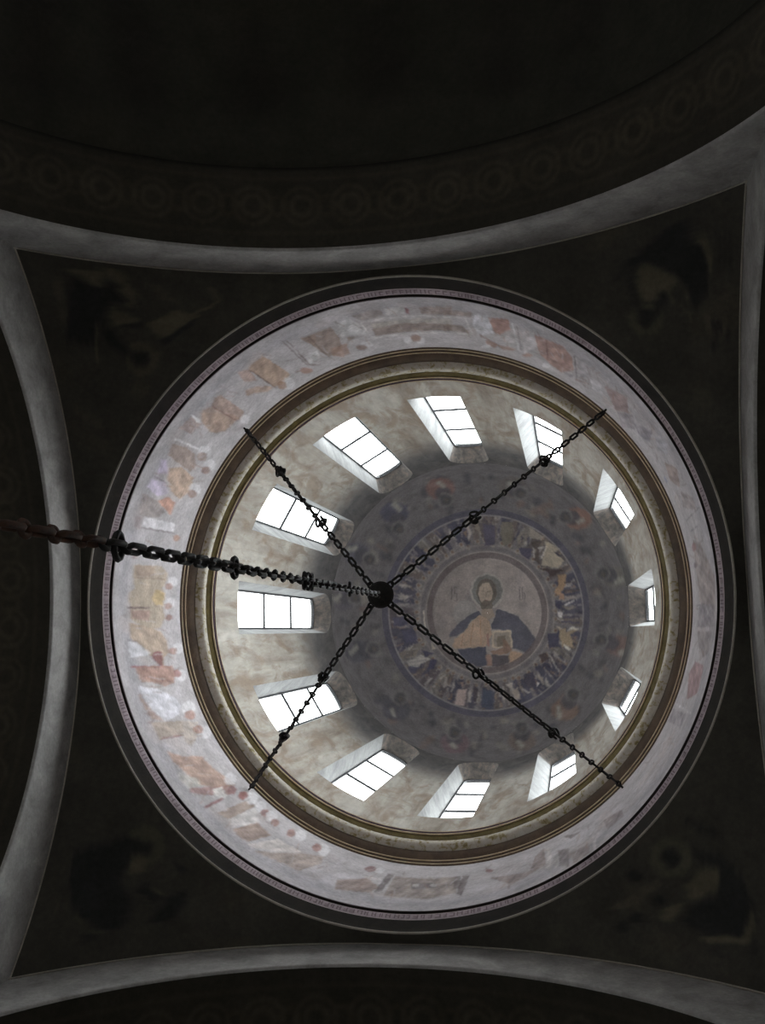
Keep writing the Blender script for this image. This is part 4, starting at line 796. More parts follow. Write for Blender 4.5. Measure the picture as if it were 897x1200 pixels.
((192, 187, 192), [(-4.199, 15.361), (-4.21, 15.455), (-4.24, 15.561), (-4.28, 15.651), (-4.319, 15.699), (-4.347, 15.691), (-4.355, 15.631), (-4.343, 15.538), (-4.313, 15.435), (-4.273, 15.349), (-4.235, 15.302), (-4.208, 15.306)]),
((118, 108, 114), [(-3.81, 14.04), (-3.754, 15.405), (-3.727, 15.333), (-3.785, 13.981)]),
((152, 144, 150), [(-3.757, 13.926), (-3.534, 13.796), (-3.511, 14.606), (-3.713, 15.092)]),
((120, 110, 120), [(-3.982, 15.362), (-3.773, 15.124), (-3.862, 15.428)]),
((140, 110, 104), [(-3.776, 15.388), (-3.533, 15.125), (-3.526, 15.017), (-3.767, 15.278)]),
((150, 118, 116), [(-3.273, 14.481), (-2.879, 13.986), (-2.785, 14.718), (-3.011, 15.272)]),
((140, 128, 136), [(-2.977, 15.274), (-2.701, 14.525), (-2.601, 15.196), (-2.833, 15.85)]),
((130, 120, 132), [(-2.661, 14.948), (-2.321, 14.147), (-2.296, 14.896), (-2.487, 15.226)]),
((182, 176, 182), [(-3.528, 14.666), (-3.329, 14.539), (-3.279, 15.008), (-3.455, 15.18)]),
((150, 146, 156), [(-2.267, 14.265), (-2.044, 13.717), (-1.949, 14.245), (-2.132, 14.642)]),
((148, 122, 114), [(-1.942, 14.759), (-1.718, 14.065), (-1.502, 14.539), (-1.686, 15.092)]),
((144, 128, 128), [(-1.471, 14.659), (-1.262, 13.823), (-1.097, 13.931), (-1.267, 14.954)]),
((120, 110, 116), [(-1.08, 15.051), (-1.092, 13.566), (-1.108, 13.608), (-1.097, 15.103)]),
((120, 120, 150), [(-1.826, 15.504), (-1.721, 15.523), (-1.708, 15.363), (-1.812, 15.347)]),
((130, 110, 106), [(-3.694, 15.403), (-3.546, 15.401), (-3.534, 15.302), (-3.682, 15.306)]),
((130, 110, 106), [(-3.696, 15.107), (-3.582, 15.032), (-3.574, 14.94), (-3.687, 15.015)]),
((142, 126, 124), [(-0.795, 15.003), (-0.716, 14.43), (-0.207, 13.552), (0.219, 13.658), (0.072, 15.171), (-0.449, 15.311)]),
((142, 96, 96), [(-0.676, 14.853), (-0.649, 14.931), (-0.633, 15.047), (-0.633, 15.172), (-0.65, 15.271), (-0.678, 15.316), (-0.711, 15.292), (-0.738, 15.207), (-0.753, 15.086), (-0.751, 14.963), (-0.735, 14.87), (-0.707, 14.831)]),
((108, 92, 100), [(-0.435, 15.08), (-0.417, 15.128), (-0.406, 15.212), (-0.406, 15.312), (-0.417, 15.4), (-0.436, 15.452), (-0.458, 15.453), (-0.476, 15.401), (-0.487, 15.313), (-0.486, 15.214), (-0.475, 15.129), (-0.456, 15.081)]),
((132, 122, 130), [(0.131, 15.175), (0.138, 13.664), (0.434, 13.582), (0.43, 15.326)]),
((150, 106, 110), [(0.909, 15.026), (0.935, 14.066), (1.301, 13.989), (1.444, 14.801), (1.107, 15.409)]),
((140, 128, 130), [(0.491, 15.284), (0.488, 13.745), (0.763, 13.89), (0.895, 14.575)]),
((184, 178, 182), [(1.594, 15.782), (1.585, 13.943), (1.557, 13.904), (1.562, 15.733)]),
((140, 130, 138), [(1.649, 15.802), (1.615, 14.263), (1.806, 14.337), (1.86, 15.873)]),
((130, 122, 132), [(-0.925, 14.072), (-0.93, 15.026), (-0.904, 14.962), (-0.901, 14.017)]),
((110, 100, 108), [(0.134, 15.523), (0.126, 14.579), (0.105, 14.616), (0.112, 15.566)]),
]
EVANGELIST_SHAPES = [
((22, 20, 16), [(-3.154, -3.137), (-3.195, -3.029), (-3.28, -2.946), (-3.386, -2.91), (-3.483, -2.932), (-3.545, -3.004), (-3.557, -3.107), (-3.515, -3.214), (-3.431, -3.296), (-3.327, -3.332), (-3.23, -3.312), (-3.166, -3.241)]),
((7, 7, 7), [(-3.973, -4.001), (-3.631, -3.92), (-3.579, -4.051), (-3.437, -3.89), (-3.41, -3.764), (-3.586, -3.772), (-3.681, -3.528), (-3.501, -3.222), (-3.322, -3.181), (-3.468, -3.087), (-3.68, -3.234), (-3.818, -3.461), (-3.855, -3.244), (-4.197, -3.232), (-4.09, -3.559), (-4.013, -3.823)]),
((7, 7, 7), [(-3.255, -3.125), (-3.277, -3.07), (-3.32, -3.028), (-3.373, -3.01), (-3.422, -3.021), (-3.454, -3.057), (-3.46, -3.11), (-3.439, -3.164), (-3.396, -3.206), (-3.343, -3.224), (-3.294, -3.214), (-3.262, -3.177)]),
((25, 23, 18), [(-3.596, -3.72), (-3.338, -3.587), (-3.466, -3.442), (-3.635, -3.506)]),
((25, 23, 18), [(-3.606, -4.145), (-3.429, -4.166), (-3.306, -3.903), (-3.372, -3.69), (-3.478, -3.937)]),
((25, 23, 18), [(-3.98, -4.072), (-3.593, -4.098), (-3.687, -3.888)]),
((25, 23, 18), [(-3.24, -3.542), (-2.882, -3.755), (-2.589, -3.693), (-3.076, -3.392)]),
((20, 18, 15), [(-3.175, -4.042), (-3.025, -4.004), (-2.841, -3.837), (-3.001, -3.851)]),
((25, 23, 18), [(-3.822, -3.424), (-3.687, -3.478), (-3.69, -3.498), (-3.824, -3.444)]),
((25, 23, 18), [(-3.828, -3.433), (-3.89, -3.049), (-3.87, -3.051), (-3.808, -3.436)]),
((8, 8, 8), [(-3.538, -3.46), (-3.296, -3.508), (-3.292, -3.567), (-3.534, -3.519)]),
((20, 18, 15), [(-4.21, -3.543), (-4.069, -3.664), (-4.132, -3.398)]),
((20, 18, 15), [(-4.252, -2.432), (-3.929, -2.17), (-3.894, -2.22), (-4.218, -2.482)]),
((8, 8, 8), [(-3.069, -3.31), (-2.638, -3.61), (-2.669, -3.661), (-3.1, -3.362)]),
((20, 18, 15), [(-4.063, -4.012), (-4.002, -3.874), (-4.141, -3.654), (-4.18, -3.799)]),
((25, 23, 18), [(-2.455, -4.061), (-2.344, -3.884), (-2.319, -3.9), (-2.43, -4.077)]),
((25, 23, 18), [(-2.876, -3.583), (-2.296, -3.895), (-2.306, -3.918), (-2.886, -3.606)]),
((20, 19, 15), [(3.385, -3.28), (3.36, -3.191), (3.289, -3.133), (3.19, -3.124), (3.09, -3.166), (3.016, -3.248), (2.989, -3.348), (3.016, -3.438), (3.088, -3.494), (3.187, -3.501), (3.286, -3.459), (3.358, -3.378)]),
((7, 7, 7), [(3.603, -4.291), (3.806, -3.951), (3.875, -3.651), (3.864, -3.434), (3.712, -3.353), (3.628, -3.596), (3.507, -3.733), (3.14, -3.955), (3.08, -3.818), (3.083, -3.549), (3.146, -3.421), (3.291, -3.434), (3.35, -3.577), (3.472, -3.515), (3.272, -3.28), (3.211, -3.191), (3.105, -3.269), (3.084, -3.431), (2.977, -3.723), (2.996, -3.983), (3.336, -4.2)]),
((25, 23, 18), [(3.14, -3.955), (3.406, -3.772), (3.527, -3.691), (3.451, -3.557), (3.349, -3.615), (3.208, -3.488), (3.103, -3.584), (3.08, -3.818)]),
((25, 23, 18), [(3.647, -4.145), (3.802, -4.039), (3.903, -3.858), (3.894, -3.647), (3.807, -3.934)]),
((25, 23, 18), [(3.445, -3.513), (3.709, -3.231), (3.722, -3.243), (3.458, -3.525)]),
((25, 23, 18), [(3.523, -3.668), (3.644, -3.55), (3.653, -3.559), (3.533, -3.677)]),
((25, 23, 18), [(3.641, -3.557), (3.625, -3.409), (3.641, -3.404), (3.656, -3.552)]),
((7, 7, 7), [(2.848, -3.791), (3.035, -4.001), (2.997, -4.031), (2.809, -3.821)]),
((20, 18, 15), [(4.1, -3.101), (4.084, -3.037), (4.038, -2.998), (3.972, -2.993), (3.904, -3.024), (3.853, -3.084), (3.834, -3.156), (3.85, -3.22), (3.898, -3.258), (3.964, -3.262), (4.03, -3.23), (4.08, -3.171)]),
((7, 7, 7), [(4.046, -3.103), (4.038, -3.07), (4.013, -3.05), (3.98, -3.047), (3.945, -3.064), (3.919, -3.094), (3.909, -3.131), (3.917, -3.164), (3.942, -3.184), (3.976, -3.186), (4.01, -3.169), (4.035, -3.139)]),
((7, 7, 7), [(3.911, -4.015), (4.096, -3.932), (4.1, -3.958), (3.915, -4.04)]),
((7, 7, 7), [(4.145, -3.744), (4.133, -3.733), (4.101, -3.732), (4.055, -3.739), (4.009, -3.755), (3.974, -3.774), (3.961, -3.791), (3.973, -3.802), (4.006, -3.804), (4.052, -3.796), (4.098, -3.78), (4.132, -3.762)]),
((7, 7, 7), [(3.929, -2.871), (4.203, -3.084), (4.18, -3.114), (3.905, -2.901)]),
((20, 19, 15), [(-2.941, 3.197), (-2.952, 3.313), (-3.021, 3.393), (-3.131, 3.417), (-3.252, 3.38), (-3.353, 3.291), (-3.407, 3.173), (-3.399, 3.057), (-3.33, 2.975), (-3.22, 2.949), (-3.096, 2.987), (-2.994, 3.078)]),
((7, 7, 7), [(-3.976, 3.208), (-3.401, 3.07), (-3.077, 3.165), (-3.079, 3.293), (-3.28, 3.308), (-3.377, 3.55), (-3.208, 3.754), (-3.175, 3.99), (-3.316, 4.093), (-3.56, 4.049), (-3.797, 3.845), (-3.905, 3.602)]),
((25, 23, 18), [(-3.28, 3.308), (-3.131, 3.291), (-3.121, 3.467), (-3.313, 3.505)]),
((8, 8, 8), [(-3.219, 3.706), (-3.069, 3.594), (-2.883, 3.75), (-3.009, 3.862)]),
((25, 23, 18), [(-3.158, 3.729), (-3.025, 3.821), (-3.016, 3.807), (-3.149, 3.715)]),
((25, 23, 18), [(-3.135, 3.718), (-3.065, 3.638), (-3.083, 3.623), (-3.152, 3.703)]),
((25, 23, 18), [(-3.014, 3.653), (-2.888, 3.769), (-2.874, 3.756), (-3, 3.639)]),
((25, 23, 18), [(-2.89, 3.754), (-2.994, 3.855), (-2.975, 3.872), (-2.871, 3.771)]),
((7, 7, 7), [(-2.826, 3.777), (-2.585, 3.692), (-2.586, 3.813), (-2.696, 4.021), (-2.989, 4.049)]),
((25, 23, 18), [(-3.788, 3.901), (-3.484, 4.099), (-3.476, 4.081), (-3.78, 3.883)]),
((25, 23, 18), [(-3.263, 4.083), (-3.165, 4), (-3.185, 3.981), (-3.283, 4.064)]),
((20, 18, 15), [(-3.986, 3.796), (-3.832, 3.789), (-3.846, 3.756), (-3.999, 3.763)]),
((7, 7, 7), [(-3.657, 4.106), (-3.506, 4.076), (-3.521, 4.185)]),
((8, 8, 8), [(-2.833, 3.356), (-2.597, 3.493), (-2.694, 3.539)]),
((21, 20, 16), [(3.522, 3.066), (3.483, 3.179), (3.394, 3.27), (3.277, 3.315), (3.163, 3.301), (3.083, 3.232), (3.058, 3.125), (3.097, 3.008), (3.189, 2.915), (3.308, 2.871), (3.423, 2.888), (3.5, 2.959)]),
((7, 7, 7), [(3.495, 2.954), (3.816, 3.002), (4.018, 3.191), (4.111, 3.49), (4.022, 3.709), (3.71, 3.829), (3.338, 3.73), (3.494, 3.535), (3.757, 3.386), (3.803, 3.138), (3.577, 3.104)]),
((7, 7, 7), [(3.409, 3.081), (3.39, 3.138), (3.344, 3.185), (3.285, 3.207), (3.228, 3.2), (3.187, 3.165), (3.175, 3.111), (3.195, 3.052), (3.241, 3.005), (3.301, 2.983), (3.358, 2.991), (3.398, 3.027)]),
((25, 23, 18), [(3.593, 3.192), (3.782, 3.119), (3.761, 3.342), (3.497, 3.492), (3.417, 3.351)]),
((25, 23, 18), [(3.58, 3.813), (3.955, 3.742), (4.069, 3.498), (4.098, 3.594), (4.011, 3.79), (3.596, 3.871)]),
((7, 7, 7), [(3.676, 3.876), (3.663, 3.996), (3.72, 3.985), (3.734, 3.865)]),
((7, 7, 7), [(4.006, 3.8), (4.035, 3.891), (4.088, 3.861), (4.059, 3.771)]),
((7, 7, 7), [(3.452, 2.703), (3.861, 2.863), (3.892, 2.805), (3.484, 2.644)]),
((25, 23, 18), [(3.158, 3.63), (3.402, 3.528), (3.245, 3.724), (3.124, 3.764)]),
((7, 7, 7), [(3.203, 3.536), (3.193, 3.566), (3.168, 3.59), (3.136, 3.603), (3.105, 3.6), (3.083, 3.582), (3.077, 3.554), (3.087, 3.524), (3.112, 3.5), (3.144, 3.487), (3.175, 3.491), (3.197, 3.509)]),
((7, 7, 7), [(2.957, 3.746), (2.945, 3.78), (2.917, 3.807), (2.88, 3.821), (2.843, 3.818), (2.817, 3.798), (2.809, 3.766), (2.821, 3.732), (2.85, 3.704), (2.888, 3.69), (2.924, 3.694), (2.95, 3.714)]),
((7, 7, 7), [(2.804, 3.853), (2.792, 3.887), (2.764, 3.915), (2.726, 3.929), (2.689, 3.925), (2.663, 3.905), (2.655, 3.874), (2.667, 3.84), (2.695, 3.812), (2.733, 3.799), (2.77, 3.802), (2.796, 3.822)]),
((20, 18, 15), [(2.562, 3.711), (2.9, 3.489), (3.132, 3.323), (3.176, 3.385), (2.814, 3.678)]),
((7, 7, 7), [(2.994, 3.318), (2.978, 3.35), (2.936, 3.377), (2.88, 3.392), (2.825, 3.39), (2.786, 3.373), (2.772, 3.345), (2.789, 3.313), (2.831, 3.286), (2.887, 3.271), (2.942, 3.273), (2.981, 3.29)]),
]


# ------------------------------------------------------------------ sizes of the building (m)
R_BAND = 4.0            # painted lower drum
R_DRUM = 3.6            # upper drum with the windows
H_RING, R_RING = 13.0, 4.16
H_BAND0, H_BAND1 = 13.41, 15.95
H_DRUM0, H_SPRING = 16.5, 25.16
AZ0 = math.radians(-1.2)
WINDOWS = 12
HALF_S = 4.32           # half the crossing square
PSI = -0.0272           # the square is turned a little against the window axis
random.seed(7)
rng = np.random.default_rng(11)


def struct(name, me, mat, label, parent=None, category=None):
    o = link(name, me, mat, parent)
    if parent is None:
        tag(o, label, category, None, 'structure')
    elif label:
        o['label'] = label
    return o


# ------------------------------------------------------------------ the dome
DOME_GAIN = 3.7


def dome_patch(r0, r1, rings, seg):
    a0, a1 = math.asin(min(1, r0 / R_DRUM)), math.asin(min(1, r1 / R_DRUM))
    a = np.linspace(a0, a1, rings)
    th = np.linspace(0, 2 * PI, seg, endpoint=False)
    r = R_DRUM * np.sin(a)
    z = H(H_SPRING) + R_DRUM * np.cos(a)
    V = np.stack([np.cos(th)[:, None] * r, np.sin(th)[:, None] * r, np.repeat(z[None], seg, 0)], -1)
    return V.reshape(-1, 3), grid_quads(seg, rings, True)


# outer zone: prophets between the windows
V, Q = dome_patch(2.74, 3.6, 56, 480)
cv = Canvas(V[:, :2], (80, 77, 78), DOME_GAIN)
rr = np.hypot(V[:, 0], V[:, 1])
th = np.arctan2(V[:, 1], V[:, 0])
for k in range(150):
    a, r = random.uniform(-PI, PI), random.uniform(2.85, 3.5)
    cv.ellipse(r * math.cos(a), r * math.sin(a), random.uniform(.05, .2), random.uniform(.04, .1), random.uniform(0, 3), random.choice([(96, 92, 88), (58, 56, 61), (106, 100, 94), (64, 61, 63), (54, 52, 58), (88, 76, 72)]), 0.6)
cv.shapes(PROPHET_SHAPES, 0.9, .2)
cv.soften(480, 56, 1)
dome = struct('ceiling_dome', mesh_np('dome', V, Q, True, cv.col), M_fresco, 'dark painted hemispherical dome above the ring of windows', None, 'dome')

# ring of angels
V, Q = dome_patch(1.66, 2.75, 84, 620)
cv = Canvas(V[:, :2], (88, 84, 86), DOME_GAIN)
rr = np.hypot(V[:, 0], V[:, 1])
robes = [(60, 59, 70), (55, 54, 65), (74, 68, 67), (68, 62, 65), (90, 85, 81), (62, 60, 69), (80, 73, 70)]
for k in range(52):
    a = 2 * PI * k / 52 + random.uniform(-.03, .03)
    ca, sa = math.cos(a), math.sin(a)

    def P(r, t):
        return (r * ca - t * sa, r * sa + t * ca)
    r0 = random.uniform(1.86, 2.0)
    w = random.uniform(.09, .15)
    cv.poly([P(r0, -.3 * w), P(r0 + .1, -.8 * w), P(2.55, -w * random.uniform(.8, 1.5)), P(2.58, w * random.uniform(.6, 1.4)), P(r0 + .1, .8 * w), P(r0, .3 * w)], random.choice(robes), .85)
    for s in (-1, 1):
        if random.random() < .6:
            t0 = s * w
            cv.poly([P(r0 + .12, t0 * .5), P(r0 + .3, t0 * 1.7), P(2.45, t0 * random.uniform(.9, 1.4)), P(r0 + .35, t0 * .9)], random.choice([(118, 112, 110), (132, 126, 122), (108, 100, 92), (52, 51, 64)]), .75)
    for j in range(3):
        t1 = random.uniform(-w, w)
        r1 = random.uniform(2.05, 2.4)
        cv.poly([P(r1, t1), P(r1 + .2, t1 + random.uniform(-.05, .05)), P(r1 + .2, t1 + .03)], random.choice([(124, 118, 116), (50, 48, 58), (110, 94, 82)]), .8)
    cv.ellipse(*P(r0 - .02, 0), .075, .065, a, (112, 106, 100), .8)
    cv.ellipse(*P(r0 - .01, 0), .045, .04, a, (86, 70, 64), .9)
for k in range(520):
    a, r = random.uniform(-PI, PI), random.uniform(1.82, 2.56)
    q = a + random.uniform(-.05, .05)
    r2 = r + random.uniform(.05, .2)
    w = random.uniform(.006, .014)
    cv.poly([(r * math.cos(a), r * math.sin(a)), (r * math.cos(a + w), r * math.sin(a + w)), (r2 * math.cos(q + w), r2 * math.sin(q + w)), (r2 * math.cos(q), r2 * math.sin(q))], random.choice([(130, 124, 121), (48, 46, 54), (112, 98, 88), (54, 52, 62), (118, 112, 110)]), .55)
cv.where((rr > 1.80) & (rr < 1.86), (110, 104, 102), .5)
cv.shapes(ANGEL_SHAPES, .92, .2)
cv.where((rr > 2.56) & (rr < 2.60), (104, 100, 100), .7)
cv.where((rr > 2.60) & (rr < 2.74), (62, 60, 70), .8)
cv.where(rr < 1.70, (110, 104, 102), .45)
cv.soften(620, 84, 1)
angels = link('painted_angel_ring', mesh_np('angel_ring', V, Q, True, cv.col), M_fresco, dome)
angels['label'] = 'ring of small painted angels in blue, brown and white around the central medallion'

# central medallion
V, Q = dome_patch(0.004, 1.67, 130, 380)
cv = Canvas(V[:, :2], (114, 107, 105), DOME_GAIN)
rr = np.hypot(V[:, 0], V[:, 1])
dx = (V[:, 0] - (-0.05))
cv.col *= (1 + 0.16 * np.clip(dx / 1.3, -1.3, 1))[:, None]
for k in range(60):
    a, r = random.uniform(-PI, PI), random.uniform(.1, 1.4)
    cv.ellipse(r * math.cos(a), r * math.sin(a), random.uniform(.1, .35), random.uniform(.06, .2), random.uniform(0, 3), random.choice([(122, 115, 112), (94, 89, 92), (114, 108, 106)]), .3)
cv.soften(380, 130, 6)
cv.shapes(MEDALLION_SHAPES, .9, .33)
cv.where((rr > 1.48) & (rr < 1.635), (80, 73, 74), .85)
cv.where((rr > 1.635), (112, 106, 104), .5)
cv.soften(380, 130, 1)
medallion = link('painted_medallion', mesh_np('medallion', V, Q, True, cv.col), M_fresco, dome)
medallion['label'] = 'round painting of a haloed bearded man in orange robe and dark cloak holding a book'

# ------------------------------------------------------------------ upper drum wall with twelve splayed openings
W_IN, W_OUT = 0.47, 0.37       # half widths at the wall face and at the glass
R_PANE, R_OUTER = 4.00, 4.05
SILL_IN, SILL_OUT = 17.70, 18.55
HEAD_A, HEAD_P = 25.10, 24.86   # crown of the window arch at the wall face and at the glass
NA = 12                          # strips across an opening


def arch_h(t):
    """window head at the wall face: a round arch; t in -1..1"""
    return HEAD_A + .03 - 0.80 * (1 - math.sqrt(max(0.0, 1 - t * t)))


def pane_h(t):
    """window head at the glass: a flatter arch"""
    return HEAD_P - 0.28 * (1 - math.sqrt(max(0.0, 1 - t * t)))


def opening(az, x, R, h):
    """x metres sideways from the window's axis, at distance R from the drum axis (flat for the pane, round for the wall)"""
    ang = az + math.asin(x / R)
    return (R * math.cos(ang), R * math.sin(ang), H(h))


wall_v, wall_q = [], []
openings = []                    # reveal and head of every window apart


def quad(vs_, qs_, pts):
    i = len(vs_)
    vs_.extend(pts)
    qs_.append((i, i + 1, i + 2, i + 3))


for k in range(WINDOWS):
    rev_v, rev_q, head_v, head_q = [], [], [], []
    openings.append((rev_v, rev_q, head_v, head_q))
    az = AZ0 + k * 2 * PI / WINDOWS
    ts = [math.sin(PI / 2 * (-1 + 2 * i / NA)) for i in range(NA + 1)]
    # wall below and above the opening
    for i in range(NA):
        xa, xb = ts[i] * W_IN, ts[i + 1] * W_IN
        ha, hb = arch_h(ts[i]), arch_h(ts[i + 1])
        pa, pb = pane_h(ts[i]), pane_h(ts[i + 1])
        for (c0, c1, d0, d1) in ((H_DRUM0, H_DRUM0, SILL_IN, SILL_IN), (ha, hb, H_SPRING, H_SPRING)):
            quad(wall_v, wall_q, [opening(az, xa, R_DRUM, c0), opening(az, xb, R_DRUM, c1), opening(az, xb, R_DRUM, d1), opening(az, xa, R_DRUM, d0)])
        oa, ob = ts[i] * W_OUT, ts[i + 1] * W_OUT
        # soffit of the head, sloping sill
        for (tgt, g0, g1, e0, e1) in (((head_v, head_q), ha, hb, pa, pb), ((rev_v, rev_q), SILL_IN, SILL_IN, SILL_OUT, SILL_OUT)):
            quad(*tgt, [opening(az, xa, R_DRUM, g0), opening(az, xb, R_DRUM, g1), opening(az, ob, R_PANE, e1), opening(az, oa, R_PANE, e0)])
        # outside reveal
        quad(rev_v, rev_q, [opening(az, oa, R_PANE, pa), opening(az, ob, R_PANE, pb), opening(az, ob, R_OUTER, pb), opening(az, oa, R_OUTER, pa)])
        quad(rev_v, rev_q, [opening(az, oa, R_PANE, SILL_OUT), opening(az, ob, R_PANE, SILL_OUT), opening(az, ob, R_OUTER, SILL_OUT - .05), opening(az, oa, R_OUTER, SILL_OUT - .05)])
        # outer wall face
        for (c0, c1, d0, d1) in ((H_DRUM0, H_DRUM0, SILL_OUT - .05, SILL_OUT - .05), (pa, pb, H_SPRING + .5, H_SPRING + .5)):
            quad(wall_v, wall_q, [opening(az, oa, R_OUTER, c0), opening(az, ob, R_OUTER, c1), opening(az, ob, R_OUTER, d1), opening(az, oa, R_OUTER, d0)])
    # jambs
    for s in (-1, 1):
        hh, ph_ = arch_h(1.0), pane_h(1.0)
        quad(rev_v, rev_q, [opening(az, s * W_IN, R_DRUM, SILL_IN), opening(az, s * W_IN, R_DRUM, hh), opening(az, s * W_OUT, R_PANE, ph_), opening(az, s * W_OUT, R_PANE, SILL_OUT)])
        quad(rev_v, rev_q, [opening(az, s * W_OUT, R_PANE, SILL_OUT), opening(az, s * W_OUT, R_PANE, ph_), opening(az, s * W_OUT, R_OUTER, ph_), opening(az, s * W_OUT, R_OUTER, SILL_OUT - .05)])
    # pier to the next window
    for (R, half, lo, hi) in ((R_DRUM, W_IN, H_DRUM0, H_SPRING), (R_OUTER, W_OUT, H_DRUM0, H_SPRING + .5)):
        a0 = az + math.asin(half / R)
        a1 = az + 2 * PI / WINDOWS - math.asin(half / R)
        NP = 10
        for i in range(NP):
            u, v = a0 + (a1 - a0) * i / NP, a0 + (a1 - a0) * (i + 1) / NP
            hs = [lo, arch_h(1.0) if R == R_DRUM else pane_h(1.0), hi]
            for j in range(2):
                quad(wall_v, wall_q, [(R * math.cos(u), R * math.sin(u), H(hs[j])), (R * math.cos(v), R * math.sin(v), H(hs[j])), (R * math.cos(v), R * math.sin(v), H(hs[j + 1])), (R * math.cos(u), R * math.sin(u), H(hs[j + 1]))])


def weld(me):
    bm = bmesh.new()
    bm.from_mesh(me)
    bmesh.ops.remove_doubles(bm, verts=bm.verts, dist=1e-4)
    bm.to_mesh(me)
    bm.free()
    return me


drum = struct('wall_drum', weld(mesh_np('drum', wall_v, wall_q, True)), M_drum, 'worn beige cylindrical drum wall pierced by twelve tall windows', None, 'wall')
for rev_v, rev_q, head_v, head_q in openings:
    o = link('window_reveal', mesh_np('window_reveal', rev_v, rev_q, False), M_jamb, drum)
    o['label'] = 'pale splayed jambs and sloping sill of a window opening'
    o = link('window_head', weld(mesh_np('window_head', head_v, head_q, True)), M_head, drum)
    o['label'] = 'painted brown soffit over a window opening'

# ------------------------------------------------------------------ windows
PANE_H = [SILL_OUT, 20.63, 22.73, HEAD_P]
names_by_clock = {0: 'far right, almost edge-on', 1: 'lower right, just below the far right one', 2: 'bottom right, at the end of the lower right chain', 3: 'bottom, beside the one at the lower right chain', 4: 'bottom left, clear of any chain', 5: 'lower left, crossed by a chain', 6: 'far left, right beneath the hanging chain', 7: 'upper left, crossed by a chain', 8: 'top left, clear of any chain', 9: 'top, clear of any chain', 10: 'top right, crossed by a chain', 11: 'right, just above the far right one'}
t_ = 0.012


def pane_mesh(h0, h1, top, inset=0.03):
    w = W_OUT - inset
    if not top:
        out = [(-w, h0), (w, h0), (w, h1), (-w, h1)]
    else:
        out = [(-w, h0), (w, h0)] + [(w * math.cos(PI * i / 10), pane_h(math.cos(PI * i / 10)) - inset) for i in range(0, 11)]
    return prism('window_pane', out, -0.004, 0.004)


pane_data = [pane_mesh(PANE_H[i] + .02, PANE_H[i + 1] - .012, i == 2) for i in range(3)]
bar_data = []
for i in (1, 2):
    w = W_OUT
    bar_data.append(prism('glazing_bar', [(-w, PANE_H[i] - .022), (w, PANE_H[i] - .022), (w, PANE_H[i] + .022), (-w, PANE_H[i] + .022)], -.02, .02))


def frame_mesh():
    o_ = [(-W_OUT, SILL_OUT), (W_OUT, SILL_OUT)] + [(W_OUT * math.cos(PI * i / 12), pane_h(math.cos(PI * i / 12))) for i in range(13)]
    i_ = [(-W_OUT + .03, SILL_OUT + .03), (W_OUT - .03, SILL_OUT + .03)] + [((W_OUT - .03) * math.cos(PI * i / 12), pane_h(math.cos(PI * i / 12)) - .03) for i in range(13)]
    n = len(o_)
    V, Q = [], []
    for y in (-.025, .025):
        V += [(x, y, z) for x, z in o_] + [(x, y, z) for x, z in i_]
    for a in range(n):
        b = (a + 1) % n
        Q += [(a, b, n + b, n + a), (2 * n + a, 3 * n + a, 3 * n + b, 2 * n + b), (n + a, n + b, 3 * n + b, 3 * n + a), (a, 2 * n + a, 2 * n + b, b)]
    return mesh_np('window_frame', V, Q, False)


frame_data = frame_mesh()
for k in range(WINDOWS):
    az = AZ0 + k * 2 * PI / WINDOWS
    root = empty('window_%d' % (k + 1), ((R_PANE - .015) * math.cos(az), (R_PANE - .015) * math.sin(az), EYE))
    root.rotation_euler = (0, 0, az + PI / 2)
    tag(root, 'tall three-pane drum window at the ' + names_by_clock[k], 'window', 'windows around the drum', 'structure')
    link('window_frame', frame_data, None, root)
    for d in bar_data:
        link('glazing_bar', d, None, root)
    for d in pane_data:
        link('window_pane', d, None, root)
frame_data.materials.append(M_frame)
for d in bar_data:
    d.materials.append(M_frame)
for d in pane_data:
    d.materials.append(M_glass)

# ------------------------------------------------------------------ moulded cornice between painted band and window drum
core = [(4.00, 15.93), (3.985, 15.96), (3.965, 15.985), (3.955, 16.005), (3.935, 16.03), (3.90, 16.06), (3.86, 16.115), (3.835, 16.165), (3.83, 16.2), (3.70, 16.33), (3.675, 16.37), (3.645, 16.405), (3.63, 16.43), (3.615, 16.46), (3.605, 16.485), (3.60, 16.52)]
cornice = struct('trim_cornice', revolve('cornice', [(r, H(h)) for r, h in core], 240), M_cornice, 'dark brown moulded cornice ring with gilt lines and a pale scrolled roll', None, 'cornice')
for r, h, rad in ((3.975, 15.972, .009), (3.938, 16.022, .010), (3.626, 16.412, .013), (3.600, 16.492, .007)):
    link('gilt_fillet', ring_tube('gilt_fillet', r, H(h), rad, 240), M_gilt, cornice)
roll = [(3.845 + (3.70 - 3.845) * i / 12 - .045 * math.sin(PI * i / 12), H(16.185 + (16.345 - 16.185) * i / 12 - .040 * math.sin(PI * i / 12))) for i in range(13)]
link('roll_moulding', revolve('roll_moulding', roll, 240), M_roll, cornice)['label'] = 'pale roll moulding with worn gilt scrollwork'
link('olive_cove', revolve('olive_cove', [(3.700, H(16.333)), (3.678, H(16.352)), (3.655, H(16.385)), (3.643, H(16.405))], 240), M_olive, cornice)
link('plum_fillet', revolve('plum_fillet', [(3.632, H(16.424)), (3.612, H(16.445)), (3.600, H(16.49)), (3.606, H(16.50))], 240), M_plum, cornice)

